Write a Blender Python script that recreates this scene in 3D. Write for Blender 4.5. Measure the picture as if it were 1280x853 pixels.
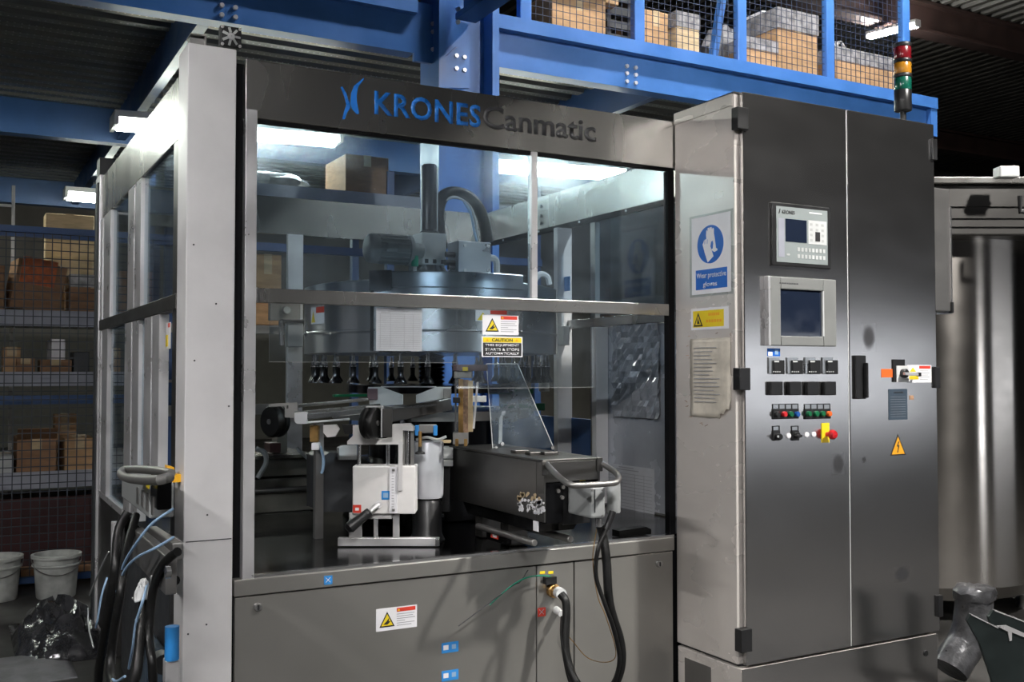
import bpy, math, random
from mathutils import Vector, Matrix
random.seed(7)
S = bpy.context.scene
COL = S.collection
for o in list(bpy.data.objects):
    bpy.data.objects.remove(o, do_unlink=True)

# ---------------------------------------------------------------- camera
FPX = 1265.0                       # focal length in pixels of the 1280 px wide frame
YAW, PIT, EYE = math.radians(28.75), math.radians(1.7), 1.35
cam_data = bpy.data.cameras.new('camera')
cam_data.sensor_width = 36.0
cam_data.lens = FPX / 1280.0 * 36.0
cam_data.clip_end = 200
cam = bpy.data.objects.new('camera', cam_data)
COL.objects.link(cam)
cam.location = (0, 0, EYE)
cam.rotation_euler = (math.pi / 2 + PIT, 0, -YAW)
S.camera = cam

# ---------------------------------------------------------------- world, exposure
world = bpy.data.worlds.new('hall_ambience')
S.world = world
world.use_nodes = True
world.node_tree.nodes['Background'].inputs[0].default_value = (0.55, 0.62, 0.75, 1)
world.node_tree.nodes['Background'].inputs[1].default_value = 0.02
S.view_settings.view_transform = 'Standard'
S.view_settings.look = 'None'
S.view_settings.gamma = 1
S.view_settings.use_curve_mapping = False
S.view_settings.exposure = -0.1
HALL_TUBE = 460.0                  # radiance of the roof tubes and the added near-deck tubes
FLOOD = 2800.0                     # radiance of the flood lamp over the aisle
DECK_TUBE = 70.0                   # radiance of the tubes under the rear mezzanine

# ---------------------------------------------------------------- measuring helpers (frame pixel -> point on a real plane)
_F = Vector((math.sin(YAW) * math.cos(PIT), math.cos(YAW) * math.cos(PIT), math.sin(PIT)))
_R = Vector((math.cos(YAW), -math.sin(YAW), 0))
_U = _R.cross(_F)
_C = Vector((0, 0, EYE))
def _ray(x, y): return _F + _R * ((x - 640) / FPX) - _U * ((y - 426.5) / FPX)
def onY(x, y, Y): d = _ray(x, y); return _C + d * (Y / d.y)
def onX(x, y, X): d = _ray(x, y); return _C + d * (X / d.x)
def onZ(x, y, Z): d = _ray(x, y); return _C + d * ((Z - EYE) / d.z)

# ---------------------------------------------------------------- mesh helpers
def rootloc(o):
    v = Vector((0, 0, 0))
    while o is not None:
        v += Vector(o.location); o = o.parent
    return v

class MB:
    def __init__(s): s.v = []; s.f = []; s.m = []; s.sm = []
    def add(s, vs, fs, m=0, smooth=False):
        b = len(s.v); s.v += [Vector(p) for p in vs]
        for f in fs:
            s.f.append([b + i for i in f]); s.m.append(m); s.sm.append(smooth)
        return s
    def box(s, x0, x1, y0, y1, z0, z1, m=0):
        x0, x1 = min(x0, x1), max(x0, x1); y0, y1 = min(y0, y1), max(y0, y1); z0, z1 = min(z0, z1), max(z0, z1)
        return s.add([(x0,y0,z0),(x1,y0,z0),(x1,y1,z0),(x0,y1,z0),(x0,y0,z1),(x1,y0,z1),(x1,y1,z1),(x0,y1,z1)],
                     [(0,3,2,1),(4,5,6,7),(0,1,5,4),(1,2,6,5),(2,3,7,6),(3,0,4,7)], m)
    def obox(s, c, u, v, w, m=0):
        c, u, v, w = Vector(c), Vector(u), Vector(v), Vector(w)
        if u.cross(v).dot(w) < 0: u = -u
        P = [c + a*u + b*v + d*w for d in (-1, 1) for a, b in ((-1,-1),(1,-1),(1,1),(-1,1))]
        return s.add(P, [(0,3,2,1),(4,5,6,7),(0,1,5,4),(1,2,6,5),(2,3,7,6),(3,0,4,7)], m)
    def beam(s, p0, p1, a, b, up=(0,0,1), m=0):
        p0, p1 = Vector(p0), Vector(p1); d = (p1 - p0); l = d.length; d.normalize()
        side = d.cross(Vector(up))
        if side.length < 1e-5: side = d.cross(Vector((1, 0, 0)))
        side.normalize(); u2 = side.cross(d)
        return s.obox((p0 + p1) / 2, d * (l / 2), side * (a / 2), u2 * (b / 2), m)
    def cyl(s, p0, p1, r0, r1=None, n=14, m=0, caps=True):
        r1 = r0 if r1 is None else r1
        p0, p1 = Vector(p0), Vector(p1); d = (p1 - p0).normalized()
        a = d.orthogonal().normalized(); b = d.cross(a)
        vs = []
        for p, r in ((p0, r0), (p1, r1)):
            for i in range(n):
                t = 2 * math.pi * i / n
                vs.append(p + (a * math.cos(t) + b * math.sin(t)) * r)
        s.add(vs, [(i, (i+1) % n, n + (i+1) % n, n + i) for i in range(n)], m, True)
        if caps:
            s.add(vs[:n], [tuple(reversed(range(n)))], m); s.add(vs[n:], [tuple(range(n))], m)
        return s
    def lathe(s, prof, c, n=32, m=0, a0=0.0, a1=None, axis='Z'):
        full = a1 is None; a1 = 2 * math.pi if full else a1
        k = n if full else n + 1
        vs = []
        for r, h in prof:
            for i in range(k):
                t = a0 + (a1 - a0) * i / n
                if axis == 'Z': vs.append((c[0] + r*math.cos(t), c[1] + r*math.sin(t), c[2] + h))
                elif axis == 'X': vs.append((c[0] + h, c[1] + r*math.cos(t), c[2] + r*math.sin(t)))
                else: vs.append((c[0] + r*math.sin(t), c[1] + h, c[2] + r*math.cos(t)))
        fs = []
        for j in range(len(prof) - 1):
            for i in range(n):
                i2 = (i + 1) % k
                fs.append((j*k + i, j*k + i2, (j+1)*k + i2, (j+1)*k + i))
        return s.add(vs, fs, m, True)
    def tube(s, pts, r, n=8, m=0, sub=6, caps=True):
        P = [Vector(p) for p in pts]
        if sub > 1 and len(P) > 2:
            Q = []
            for i in range(len(P) - 1):
                a = P[i-1] if i else P[i] * 2 - P[i+1]
                b, c = P[i], P[i+1]
                d = P[i+2] if i + 2 < len(P) else c * 2 - b
                for k in range(sub):
                    t = k / sub
                    Q.append(0.5 * ((2*b) + (c-a)*t + (2*a-5*b+4*c-d)*t*t + (3*b-a-3*c+d)*t**3))
            Q.append(P[-1]); P = Q
        vs = []; nrm = None
        for i, p in enumerate(P):
            t = (P[min(i+1, len(P)-1)] - P[max(i-1, 0)]).normalized()
            if nrm is None: nrm = t.orthogonal().normalized()
            else:
                nrm = nrm - t * nrm.dot(t)
                if nrm.length < 1e-6: nrm = t.orthogonal()
                nrm.normalize()
            b = t.cross(nrm)
            for k in range(n):
                q = 2 * math.pi * k / n
                vs.append(p + (nrm * math.cos(q) + b * math.sin(q)) * r)
        fs = []
        for i in range(len(P) - 1):
            for k in range(n):
                k2 = (k + 1) % n
                fs.append((i*n + k, i*n + k2, (i+1)*n + k2, (i+1)*n + k))
        s.add(vs, fs, m, True)
        if caps:
            s.add(vs[:n], [tuple(reversed(range(n)))], m); s.add(vs[-n:], [tuple(range(n))], m)
        return s
    def prism(s, poly, vec, m=0, smooth=False):
        P = [Vector(p) for p in poly]; vec = Vector(vec); n = len(P)
        nor = Vector((0, 0, 0))
        for i in range(n): nor += P[i].cross(P[(i+1) % n])
        if nor.dot(vec) > 0: P.reverse()
        vs = P + [p + vec for p in P]
        s.add(vs[:n], [tuple(range(n))], m); s.add(vs[n:], [tuple(reversed(range(n)))], m)
        return s.add(vs, [(i, n + i, n + (i+1) % n, (i+1) % n) for i in range(n)], m, smooth)
    def sphere(s, c, r, n=12, m=0, sz=1.0):
        k = n // 2
        return s.lathe([(r * math.sin(math.pi * i / k) + 1e-5, -r * sz * math.cos(math.pi * i / k)) for i in range(k + 1)], c, n, m)
    def build(s, name, mats, parent=None, bevel=0.0, kind=None, label=None, cat=None, group=None, loc=None):
        if not isinstance(mats, (list, tuple)): mats = [mats]
        off = rootloc(parent) if parent is not None else Vector(loc or (0, 0, 0))
        me = bpy.data.meshes.new(name)
        me.from_pydata([tuple(p - off) for p in s.v], [], s.f)
        for mt in mats: me.materials.append(MAT[mt])
        for p, mi, sm in zip(me.polygons, s.m, s.sm):
            p.material_index = mi; p.use_smooth = sm
        me.update()
        if any(s.sm):
            try: me.set_sharp_from_angle(angle=math.radians(40))
            except Exception: pass
        o = bpy.data.objects.new(name, me); COL.objects.link(o)
        if parent is not None: o.parent = parent
        else: o.location = off
        if bevel:
            b = o.modifiers.new('bevel', 'BEVEL'); b.width = bevel; b.segments = 2; b.limit_method = 'ANGLE'
            b.angle_limit = math.radians(50)
        tag(o, label, cat, group, kind)
        return o

def tag(o, label=None, cat=None, group=None, kind=None):
    if label: o['label'] = label
    if cat: o['category'] = cat
    if group: o['group'] = group
    if kind: o['kind'] = kind
    return o
def thing(name, label, cat, loc=(0, 0, 0), group=None):
    o = bpy.data.objects.new(name, None); COL.objects.link(o)
    o.location = loc; o.empty_display_size = 0.1
    return tag(o, label, cat, group)
def dup(o, loc, parent):
    c = o.copy(); COL.objects.link(c); c.parent = parent; c.location = loc
    return c
def lettering(name, txt, a, b, c, mat, parent, bold=0.0, depth=0.0003, label=None, space=1.0):
    """text mesh stretched over the rectangle a (lower left), b (lower right), c (upper left)"""
    cu = bpy.data.curves.new(name, 'FONT'); cu.body = txt; cu.size = 1; cu.extrude = 0.0; cu.offset = bold
    cu.resolution_u = 3; cu.space_character = space
    t = bpy.data.objects.new(name, cu); COL.objects.link(t)
    dg = bpy.context.evaluated_depsgraph_get(); dg.update()
    me = bpy.data.meshes.new_from_object(t.evaluated_get(dg))
    bpy.data.objects.remove(t, do_unlink=True)
    a, b, c = Vector(a), Vector(b), Vector(c)
    off = rootloc(parent)
    xs = [v.co.x for v in me.vertices]; ys = [v.co.y for v in me.vertices]
    x0, x1, y0, y1 = min(xs), max(xs), min(ys), max(ys)
    for v in me.vertices:
        v.co = a + (b - a) * ((v.co.x - x0) / (x1 - x0)) + (c - a) * ((v.co.y - y0) / (y1 - y0)) - off
    me.materials.clear(); me.materials.append(MAT[mat])
    o = bpy.data.objects.new(name, me); COL.objects.link(o); o.parent = parent
    sd = o.modifiers.new('ink', 'SOLIDIFY'); sd.thickness = depth; sd.offset = 0
    if label: o['label'] = label
    return o

# ---------------------------------------------------------------- materials
MAT = {}
def _mat(name):
    m = bpy.data.materials.new(name); m.use_nodes = True; MAT[name] = m
    nt = m.node_tree
    return m, nt, nt.nodes['Principled BSDF'], nt.nodes['Material Output']
def N(nt, t, **kw):
    n = nt.nodes.new(t)
    for k, v in kw.items():
        if k in n.inputs: n.inputs[k].default_value = v
        else: setattr(n, k, v)
    return n
def coords(nt, scale):
    tc = N(nt, 'ShaderNodeTexCoord'); mp = N(nt, 'ShaderNodeMapping')
    mp.inputs['Scale'].default_value = scale
    nt.links.new(tc.outputs['Object'], mp.inputs['Vector'])
    return mp.outputs['Vector']
def noise(nt, vec, scale, detail=4, rough=0.55):
    n = N(nt, 'ShaderNodeTexNoise'); n.inputs['Scale'].default_value = scale
    n.inputs['Detail'].default_value = detail; n.inputs['Roughness'].default_value = rough
    nt.links.new(vec, n.inputs['Vector'])
    return n.outputs['Fac']
def ramp(nt, fac, a, b, p0=0.3, p1=0.7):
    r = N(nt, 'ShaderNodeMapRange', interpolation_type='SMOOTHSTEP'); r.inputs['From Min'].default_value = p0; r.inputs['From Max'].default_value = p1
    r.inputs['To Min'].default_value = a; r.inputs['To Max'].default_value = b
    nt.links.new(fac, r.inputs['Value'])
    return r.outputs['Result']
def mixcol(nt, fac, a, b):
    x = N(nt, 'ShaderNodeMix', data_type='RGBA')
    nt.links.new(fac, x.inputs[0])
    x.inputs[6].default_value = (*a, 1); x.inputs[7].default_value = (*b, 1)
    return x.outputs[2]
def plain(name, col, rough=0.5, metal=0.0, var=0.12, scale=9.0, spec=0.5, bump=0.0, coat=0.0):
    """paint / plastic / rubber with slight mottling"""
    m, nt, p, out = _mat(name)
    v = coords(nt, (1, 1, 1)); f = noise(nt, v, scale)
    fr = ramp(nt, f, 0, 1)
    a = [c * (1 - var) for c in col]; b = [min(1, c * (1 + var)) for c in col]
    nt.links.new(mixcol(nt, fr, a, b), p.inputs['Base Color'])
    nt.links.new(ramp(nt, f, max(0.02, rough - 0.07), min(1, rough + 0.07)), p.inputs['Roughness'])
    p.inputs['Metallic'].default_value = metal
    p.inputs['Specular IOR Level'].default_value = spec
    p.inputs['Coat Weight'].default_value = coat
    if bump:
        bn = N(nt, 'ShaderNodeBump'); bn.inputs['Strength'].default_value = bump; bn.inputs['Distance'].default_value = 0.01
        nt.links.new(f, bn.inputs['Height']); nt.links.new(bn.outputs[0], p.inputs['Normal'])
    return m
def steel(name, col, r0=0.26, r1=0.42, grain=(1.5, 1.5, 160), smudge=0.2, metal=0.93):
    """brushed stainless sheet: fine grain one way, finger smudges in the gloss"""
    m, nt, p, out = _mat(name)
    s = noise(nt, coords(nt, tuple(min(3.0, max(0.7, c)) for c in grain)), 2.2, 3, 0.5)
    a = [c * (1 - smudge) for c in col]
    nt.links.new(mixcol(nt, ramp(nt, s, 0, 1, 0.2, 0.8), a, col), p.inputs['Base Color'])
    nt.links.new(ramp(nt, s, r1, r0, 0.2, 0.8), p.inputs['Roughness'])
    p.inputs['Metallic'].default_value = metal
    return m
def pane(name, tint, haze, gloss_r=0.02):
    """thin clear sheet: sees through, mirrors at grazing angles, dirty film scatters a little"""
    m, nt, p, out = _mat(name)
    nt.nodes.remove(p)
    tr = N(nt, 'ShaderNodeBsdfTransparent'); tr.inputs[0].default_value = (*tint, 1)
    gl = N(nt, 'ShaderNodeBsdfGlossy'); gl.inputs['Roughness'].default_value = gloss_r
    ge = N(nt, 'ShaderNodeNewGeometry'); dt = N(nt, 'ShaderNodeVectorMath', operation='DOT_PRODUCT')
    nt.links.new(ge.outputs['Normal'], dt.inputs[0]); nt.links.new(ge.outputs['Incoming'], dt.inputs[1])
    ab = N(nt, 'ShaderNodeMath', operation='ABSOLUTE'); nt.links.new(dt.outputs['Value'], ab.inputs[0])
    om = N(nt, 'ShaderNodeMath', operation='SUBTRACT'); om.inputs[0].default_value = 1.0; nt.links.new(ab.outputs[0], om.inputs[1])
    pw = N(nt, 'ShaderNodeMath', operation='POWER'); pw.inputs[1].default_value = 5.0; nt.links.new(om.outputs[0], pw.inputs[0])
    fr = N(nt, 'ShaderNodeMath', operation='MULTIPLY_ADD'); fr.inputs[1].default_value = 0.9; fr.inputs[2].default_value = 0.04
    nt.links.new(pw.outputs[0], fr.inputs[0])
    df = N(nt, 'ShaderNodeBsdfRefraction'); df.inputs[0].default_value = (0.85, 0.92, 1.0, 1); df.inputs['IOR'].default_value = 1.06; df.inputs['Roughness'].default_value = 0.8
    d2 = N(nt, 'ShaderNodeBsdfDiffuse'); d2.inputs[0].default_value = (0.62, 0.72, 0.82, 1)
    dm = N(nt, 'ShaderNodeMixShader'); dm.inputs[0].default_value = 0.25
    nt.links.new(df.outputs[0], dm.inputs[1]); nt.links.new(d2.outputs[0], dm.inputs[2])
    m1 = N(nt, 'ShaderNodeMixShader'); m2 = N(nt, 'ShaderNodeMixShader')
    nt.links.new(fr.outputs[0], m1.inputs[0]); nt.links.new(tr.outputs[0], m1.inputs[1]); nt.links.new(gl.outputs[0], m1.inputs[2])
    f = noise(nt, coords(nt, (1.0, 1.0, 1.3)), 2.6, 8, 0.68)
    nt.links.new(ramp(nt, f, haze * 0.25, haze, 0.4, 0.66), m2.inputs[0])
    nt.links.new(m1.outputs[0], m2.inputs[1]); nt.links.new(dm.outputs[0], m2.inputs[2])
    nt.links.new(m2.outputs[0], out.inputs[0])
    return m
def glow(name, col, strength):
    m, nt, p, out = _mat(name)
    p.inputs['Base Color'].default_value = (0.9, 0.9, 0.9, 1)
    p.inputs['Emission Color'].default_value = (*col, 1)
    p.inputs['Emission Strength'].default_value = strength
    return m
def perforated(name, col):
    m, nt, p, out = _mat(name)
    v = N(nt, 'ShaderNodeTexVoronoi'); v.inputs['Scale'].default_value = 16; v.inputs['Randomness'].default_value = 0
    nt.links.new(coords(nt, (1.4, 0.9, 1)), v.inputs['Vector'])
    nt.links.new(mixcol(nt, ramp(nt, v.outputs['Distance'], 1, 0, 0.16, 0.2), col, [c * 2.6 for c in col]), p.inputs['Base Color'])
    p.inputs['Metallic'].default_value = 0.5; p.inputs['Roughness'].default_value = 0.45
    return m
def cardboard(name, col):
    m, nt, p, out = _mat(name)
    f = noise(nt, coords(nt, (2, 2, 9)), 3, 5)
    nt.links.new(mixcol(nt, ramp(nt, f, 0, 1), [c * 0.78 for c in col], [c * 1.1 for c in col]), p.inputs['Base Color'])
    p.inputs['Roughness'].default_value = 0.8
    return m

steel('cabinet_steel', (0.56, 0.55, 0.55), 0.165, 0.2, smudge=0.06, metal=0.985)
steel('side_sheet_steel', (0.74, 0.69, 0.65), 0.24, 0.32, smudge=0.12, metal=0.35)  # paler copy of the cabinet steel; the side's brightness is put into its colour
steel('machine_steel', (0.43, 0.42, 0.40), 0.23, 0.29, (3, 3, 1), 0.1, 0.95)
steel('panel_steel', (0.39, 0.38, 0.355), 0.3, 0.4, (0.8, 0.8, 0.8), 0.22, 0.72)
steel('dull_steel', (0.36, 0.35, 0.34), 0.35, 0.5)
steel('bright_steel', (0.72, 0.72, 0.73), 0.12, 0.24)
steel('tank_steel', (0.66, 0.62, 0.58), 0.16, 0.2, (2, 2, 90), 0.1, 1.0)
steel('hood_steel', (0.62, 0.63, 0.66), 0.26, 0.32, (2, 2, 2), 0.1, 0.95)
for _n in ('tank_steel', 'hood_steel'):
  _t = MAT[_n].node_tree; _p = _t.nodes['Principled BSDF']; _p.inputs['Anisotropic'].default_value = 0.85; _p.inputs['Anisotropic Rotation'].default_value = 0.25
  _g = N(_t, 'ShaderNodeTangent'); _g.direction_type = 'RADIAL'; _g.axis = 'Z'; _t.links.new(_g.outputs[0], _p.inputs['Tangent'])
steel('black_steel', (0.035, 0.035, 0.038), 0.12, 0.25)
steel('gunmetal', (0.12, 0.116, 0.112), 0.32, 0.45, (1.5, 1.5, 60))
plain('post_alu', (0.66, 0.645, 0.65), 0.42, 0.12, 0.05, 5)
plain('satin_alu', (0.72, 0.71, 0.72), 0.33, 0.65, 0.06, 7)
plain('white_paint', (0.72, 0.70, 0.69), 0.4, 0.0, 0.05)
plain('grey_paint', (0.42, 0.43, 0.43), 0.45, 0.0, 0.08)
plain('light_grey', (0.55, 0.56, 0.56), 0.45, 0.0, 0.06)
plain('motor_grey', (0.30, 0.31, 0.31), 0.45, 0.1, 0.1)
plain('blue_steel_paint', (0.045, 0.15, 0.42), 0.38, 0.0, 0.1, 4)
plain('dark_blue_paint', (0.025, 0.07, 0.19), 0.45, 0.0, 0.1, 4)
plain('rust_red', (0.035, 0.018, 0.014), 0.6, 0.0, 0.25, 3)
plain('black_plastic', (0.012, 0.012, 0.013), 0.38, 0.0, 0.15)
plain('black_rubber', (0.008, 0.008, 0.008), 0.42, 0.0, 0.2, 30, spec=0.3)
plain('black_matte', (0.005, 0.005, 0.006), 0.7, 0.0, 0.2, spec=0.12)
plain('charcoal', (0.03, 0.032, 0.036), 0.5, 0.0, 0.2)
plain('slate_blue', (0.04, 0.06, 0.085), 0.5, 0.0, 0.15)
plain('paper', (0.55, 0.55, 0.58), 0.6, 0.0, 0.04, 20)
plain('yellowed_paper', (0.60, 0.55, 0.47), 0.35, 0.0, 0.18, 12, coat=0.5)
plain('sign_white', (0.78, 0.77, 0.80), 0.35, 0.0, 0.03)
plain('sign_blue', (0.012, 0.12, 0.50), 0.35, 0.0, 0.06)
plain('logo_blue', (0.025, 0.21, 0.72), 0.3, 0.0, 0.12, 40)
plain('sticker_blue', (0.03, 0.24, 0.62), 0.4, 0.0, 0.1)
plain('sign_yellow', (0.80, 0.60, 0.02), 0.35, 0.0, 0.06)
plain('amber', (0.80, 0.36, 0.02), 0.4, 0.0, 0.05)
plain('sign_red', (0.62, 0.05, 0.03), 0.4, 0.0, 0.06)
plain('orange', (0.72, 0.13, 0.02), 0.45, 0.0, 0.06)
plain('green', (0.002, 0.11, 0.04), 0.35, 0.0, 0.08)
plain('green_wire', (0.0, 0.23, 0.13), 0.4, 0.0, 0.05)
plain('ink', (0.02, 0.02, 0.022), 0.5, 0.0, 0.05)
plain('faint_ink', (0.35, 0.35, 0.37), 0.6, 0.0, 0.05)
plain('letter_grey', (0.06, 0.06, 0.065), 0.4, 0.0, 0.1)
plain('yellow_clip', (0.85, 0.45, 0.02), 0.4, 0.0, 0.05)
plain('lens_red', (0.16, 0.005, 0.010), 0.25, 0.0, 0.05, coat=0.6)
plain('lens_amber', (0.42, 0.18, 0.012), 0.25, 0.0, 0.05, coat=0.6)
plain('lens_green', (0.003, 0.085, 0.055), 0.25, 0.0, 0.05, coat=0.6)
plain('button_red', (0.50, 0.015, 0.02), 0.3, 0.0, 0.05)
plain('button_blue', (0.01, 0.08, 0.32), 0.3, 0.0, 0.05)
plain('screen_glass', (0.012, 0.018, 0.035), 0.08, 0.0, 0.05, coat=0.5)
plain('bezel_grey', (0.20, 0.205, 0.20), 0.4, 0.0, 0.05)
plain('keypad', (0.24, 0.27, 0.27), 0.45, 0.0, 0.05)
plain('brass', (0.45, 0.27, 0.10), 0.35, 0.9, 0.3, 25)
plain('worn_brown', (0.30, 0.18, 0.11), 0.6, 0.0, 0.45, 40)
plain('maroon_block', (0.14, 0.09, 0.10), 0.5, 0.0, 0.1)
plain('pale_blue_tube', (0.28, 0.42, 0.60), 0.4, 0.0, 0.05)
plain('bucket_white', (0.42, 0.43, 0.41), 0.5, 0.0, 0.25, 8)
plain('foil', (0.09, 0.09, 0.095), 0.34, 0.5, 0.3, 14, bump=0.8)
plain('clear_film', (0.03, 0.03, 0.033), 0.12, 0.0, 0.5, 14, bump=1.0, spec=0.9)
plain('grey_sack', (0.14, 0.14, 0.15), 0.5, 0.0, 0.35, 10, bump=0.6)
plain('black_sack', (0.015, 0.016, 0.018), 0.35, 0.0, 0.3, 10, bump=0.6)
plain('film_wrap', (0.34, 0.33, 0.33), 0.18, 0.2, 0.35, 16, bump=0.8)
plain('shelf_grey', (0.30, 0.31, 0.36), 0.5, 0.0, 0.08)
plain('orange_bag', (0.45, 0.10, 0.02), 0.5, 0.0, 0.3, 30)
plain('dark_red', (0.035, 0.006, 0.006), 0.6, 0.0, 0.2)
plain('green_dark', (0.012, 0.018, 0.018), 0.5, 0.3, 0.2)
plain('wire_dark', (0.03, 0.035, 0.045), 0.5, 0.3, 0.1)
plain('wire_blue', (0.012, 0.025, 0.06), 0.5, 0.0, 0.1)
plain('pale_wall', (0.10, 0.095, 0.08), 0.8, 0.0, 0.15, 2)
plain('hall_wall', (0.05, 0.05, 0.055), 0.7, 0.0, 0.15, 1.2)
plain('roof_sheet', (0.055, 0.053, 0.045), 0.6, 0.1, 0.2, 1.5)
plain('sheet_alu', (0.52, 0.53, 0.57), 0.25, 0.3, 0.08, 5)
plain('matte_alu', (0.56, 0.57, 0.61), 0.42, 0.3, 0.06, 5)
plain('black_gloss', (0.004, 0.004, 0.005), 0.14, 0.0, 0.1)
plain('grey_brown_steel', (0.20, 0.19, 0.165), 0.5, 0.3, 0.2, 6)  # one even grey-brown tone for the inner housing
plain('crinkled_film', (0.45, 0.46, 0.50), 0.1, 0.4, 0.2, 9, bump=1.0)
plain('cover_steel', (0.50, 0.52, 0.55), 0.3, 0.85, 0.1, 6)
cardboard('cardboard', (0.46, 0.28, 0.14))
cardboard('cardboard_dark', (0.26, 0.14, 0.07))
cardboard('cardboard_pale', (0.55, 0.42, 0.25))
perforated('deck_zinc', (0.13, 0.132, 0.125))
pane('window_glass', (0.77, 0.86, 0.92), 0.095)
pane('guard_acrylic', (0.92, 0.94, 0.94), 0.30)
pane('clear_acrylic', (0.93, 0.95, 0.95), 0.08)
glow('hall_tube', (1.0, 0.985, 0.975), HALL_TUBE)
glow('daylight', (0.90, 0.94, 1.0), 1.7)
glow('window_daylight', (0.95, 0.97, 1.0), 9.0)
glow('flood_glow', (1.0, 0.97, 0.92), FLOOD)
glow('deck_tube', (0.93, 1.0, 0.90), DECK_TUBE)
m, nt, p, out = _mat('grease_smudge')           # finger grease that fades out to its rim
tc = N(nt, 'ShaderNodeTexCoord'); mp = N(nt, 'ShaderNodeMapping'); mp.inputs['Location'].default_value = (-1, -1, -1); mp.inputs['Scale'].default_value = (2, 2, 2)
nt.links.new(tc.outputs['Generated'], mp.inputs['Vector'])
gr = N(nt, 'ShaderNodeTexGradient', gradient_type='SPHERICAL'); sx_ = N(nt, 'ShaderNodeVectorMath', operation='MULTIPLY'); sx_.inputs[1].default_value = (1, 0, 1)
nt.links.new(mp.outputs[0], sx_.inputs[0]); nt.links.new(sx_.outputs[0], gr.inputs['Vector'])
tr = N(nt, 'ShaderNodeBsdfTransparent'); mx = N(nt, 'ShaderNodeMixShader')
nt.links.new(ramp(nt, gr.outputs['Fac'], 0, 0.5, 0.0, 0.7), mx.inputs[0]); nt.links.new(tr.outputs[0], mx.inputs[1]); nt.links.new(p.outputs[0], mx.inputs[2]); nt.links.new(mx.outputs[0], out.inputs[0])
p.inputs['Base Color'].default_value = (0.05, 0.05, 0.055, 1); p.inputs['Roughness'].default_value = 0.6
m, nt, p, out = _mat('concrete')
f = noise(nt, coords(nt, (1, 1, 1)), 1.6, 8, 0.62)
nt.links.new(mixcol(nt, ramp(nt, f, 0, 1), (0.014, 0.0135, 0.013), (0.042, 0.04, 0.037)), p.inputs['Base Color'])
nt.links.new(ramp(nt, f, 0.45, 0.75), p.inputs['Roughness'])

# ================================================================ THE HALL
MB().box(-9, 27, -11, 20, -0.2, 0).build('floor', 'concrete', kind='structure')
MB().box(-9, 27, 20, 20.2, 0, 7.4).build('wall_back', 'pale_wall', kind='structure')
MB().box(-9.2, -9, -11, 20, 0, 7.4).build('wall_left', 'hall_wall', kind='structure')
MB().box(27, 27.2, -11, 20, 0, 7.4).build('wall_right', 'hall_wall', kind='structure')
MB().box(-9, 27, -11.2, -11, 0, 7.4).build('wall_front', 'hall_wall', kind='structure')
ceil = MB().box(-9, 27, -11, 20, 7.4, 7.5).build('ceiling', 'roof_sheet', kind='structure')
for i in range(36):                       # profiled roof sheets, ribs run away from the viewer
    x = -9 + i
    poly = []
    for k in range(4):
        a = x + k * 0.25
        poly += [(a, -11, 7.4), (a + 0.07, -11, 7.26), (a + 0.16, -11, 7.26), (a + 0.23, -11, 7.4)]
    vs = poly + [(a, 20, z) for a, b, z in poly]
    n = len(poly)
    b = MB(); b.add(vs, [(j, j + 1, n + j + 1, n + j) for j in range(n - 1)])
    b.build('roof_sheet', 'roof_sheet', ceil)
for i, yb in enumerate((-6, -0.4, 5.2, 10.8, 16.4)):
    b = MB(); b.box(-9, 27, yb, yb + 0.28, 6.75, 6.8).box(-9, 27, yb + 0.12, yb + 0.16, 6.8, 7.2).box(-9, 27, yb, yb + 0.28, 7.2, 7.25)
    b.build('trim_%d' % (i + 1), 'rust_red', kind='structure')
for i, (xb, yb) in enumerate(((16.2, 16.4), (21.5, 10.8), (10.9, 16.4))):
    b = MB(); b.box(xb, xb + 0.3, yb, yb + 0.03, 0, 6.75).box(xb, xb + 0.3, yb + 0.25, yb + 0.28, 0, 6.75).box(xb + 0.13, xb + 0.17, yb + 0.03, yb + 0.25, 0, 6.75)
    b.build('trim_%d' % (i + 6), 'rust_red', kind='structure')

# unseen loading door and window; window placed for the tank's highlight, low to miss panes
def opening(name, x0, x1, y0, y1, z0, z1, axis, mat='daylight'):
    o = MB().box(x0, x1, y0, y1, z0, z1).build(name, mat, kind='structure')
    f = MB(); e = 0.15
    if axis == 'Y':
        f.box(x0 - e, x0, y0 - .05, y1 + .05, z0, z1 + e).box(x1, x1 + e, y0 - .05, y1 + .05, z0, z1 + e).box(x0, x1, y0 - .05, y1 + .05, z1, z1 + e)
    else:
        f.box(x0 - .05, x1 + .05, y0 - e, y0, z0, z1 + e).box(x0 - .05, x1 + .05, y1, y1 + e, z0, z1 + e).box(x0 - .05, x1 + .05, y0, y1, z1, z1 + e)
    f.build('frame', 'dull_steel', o)
opening('door_1', 11.5, 21.0, -11.0, -10.96, 0.25, 2.2, 'Y')
opening('window_1', 7.5, 8.9, -11.0, -10.96, 0.1, 1.05, 'Y', 'window_daylight')

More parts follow.
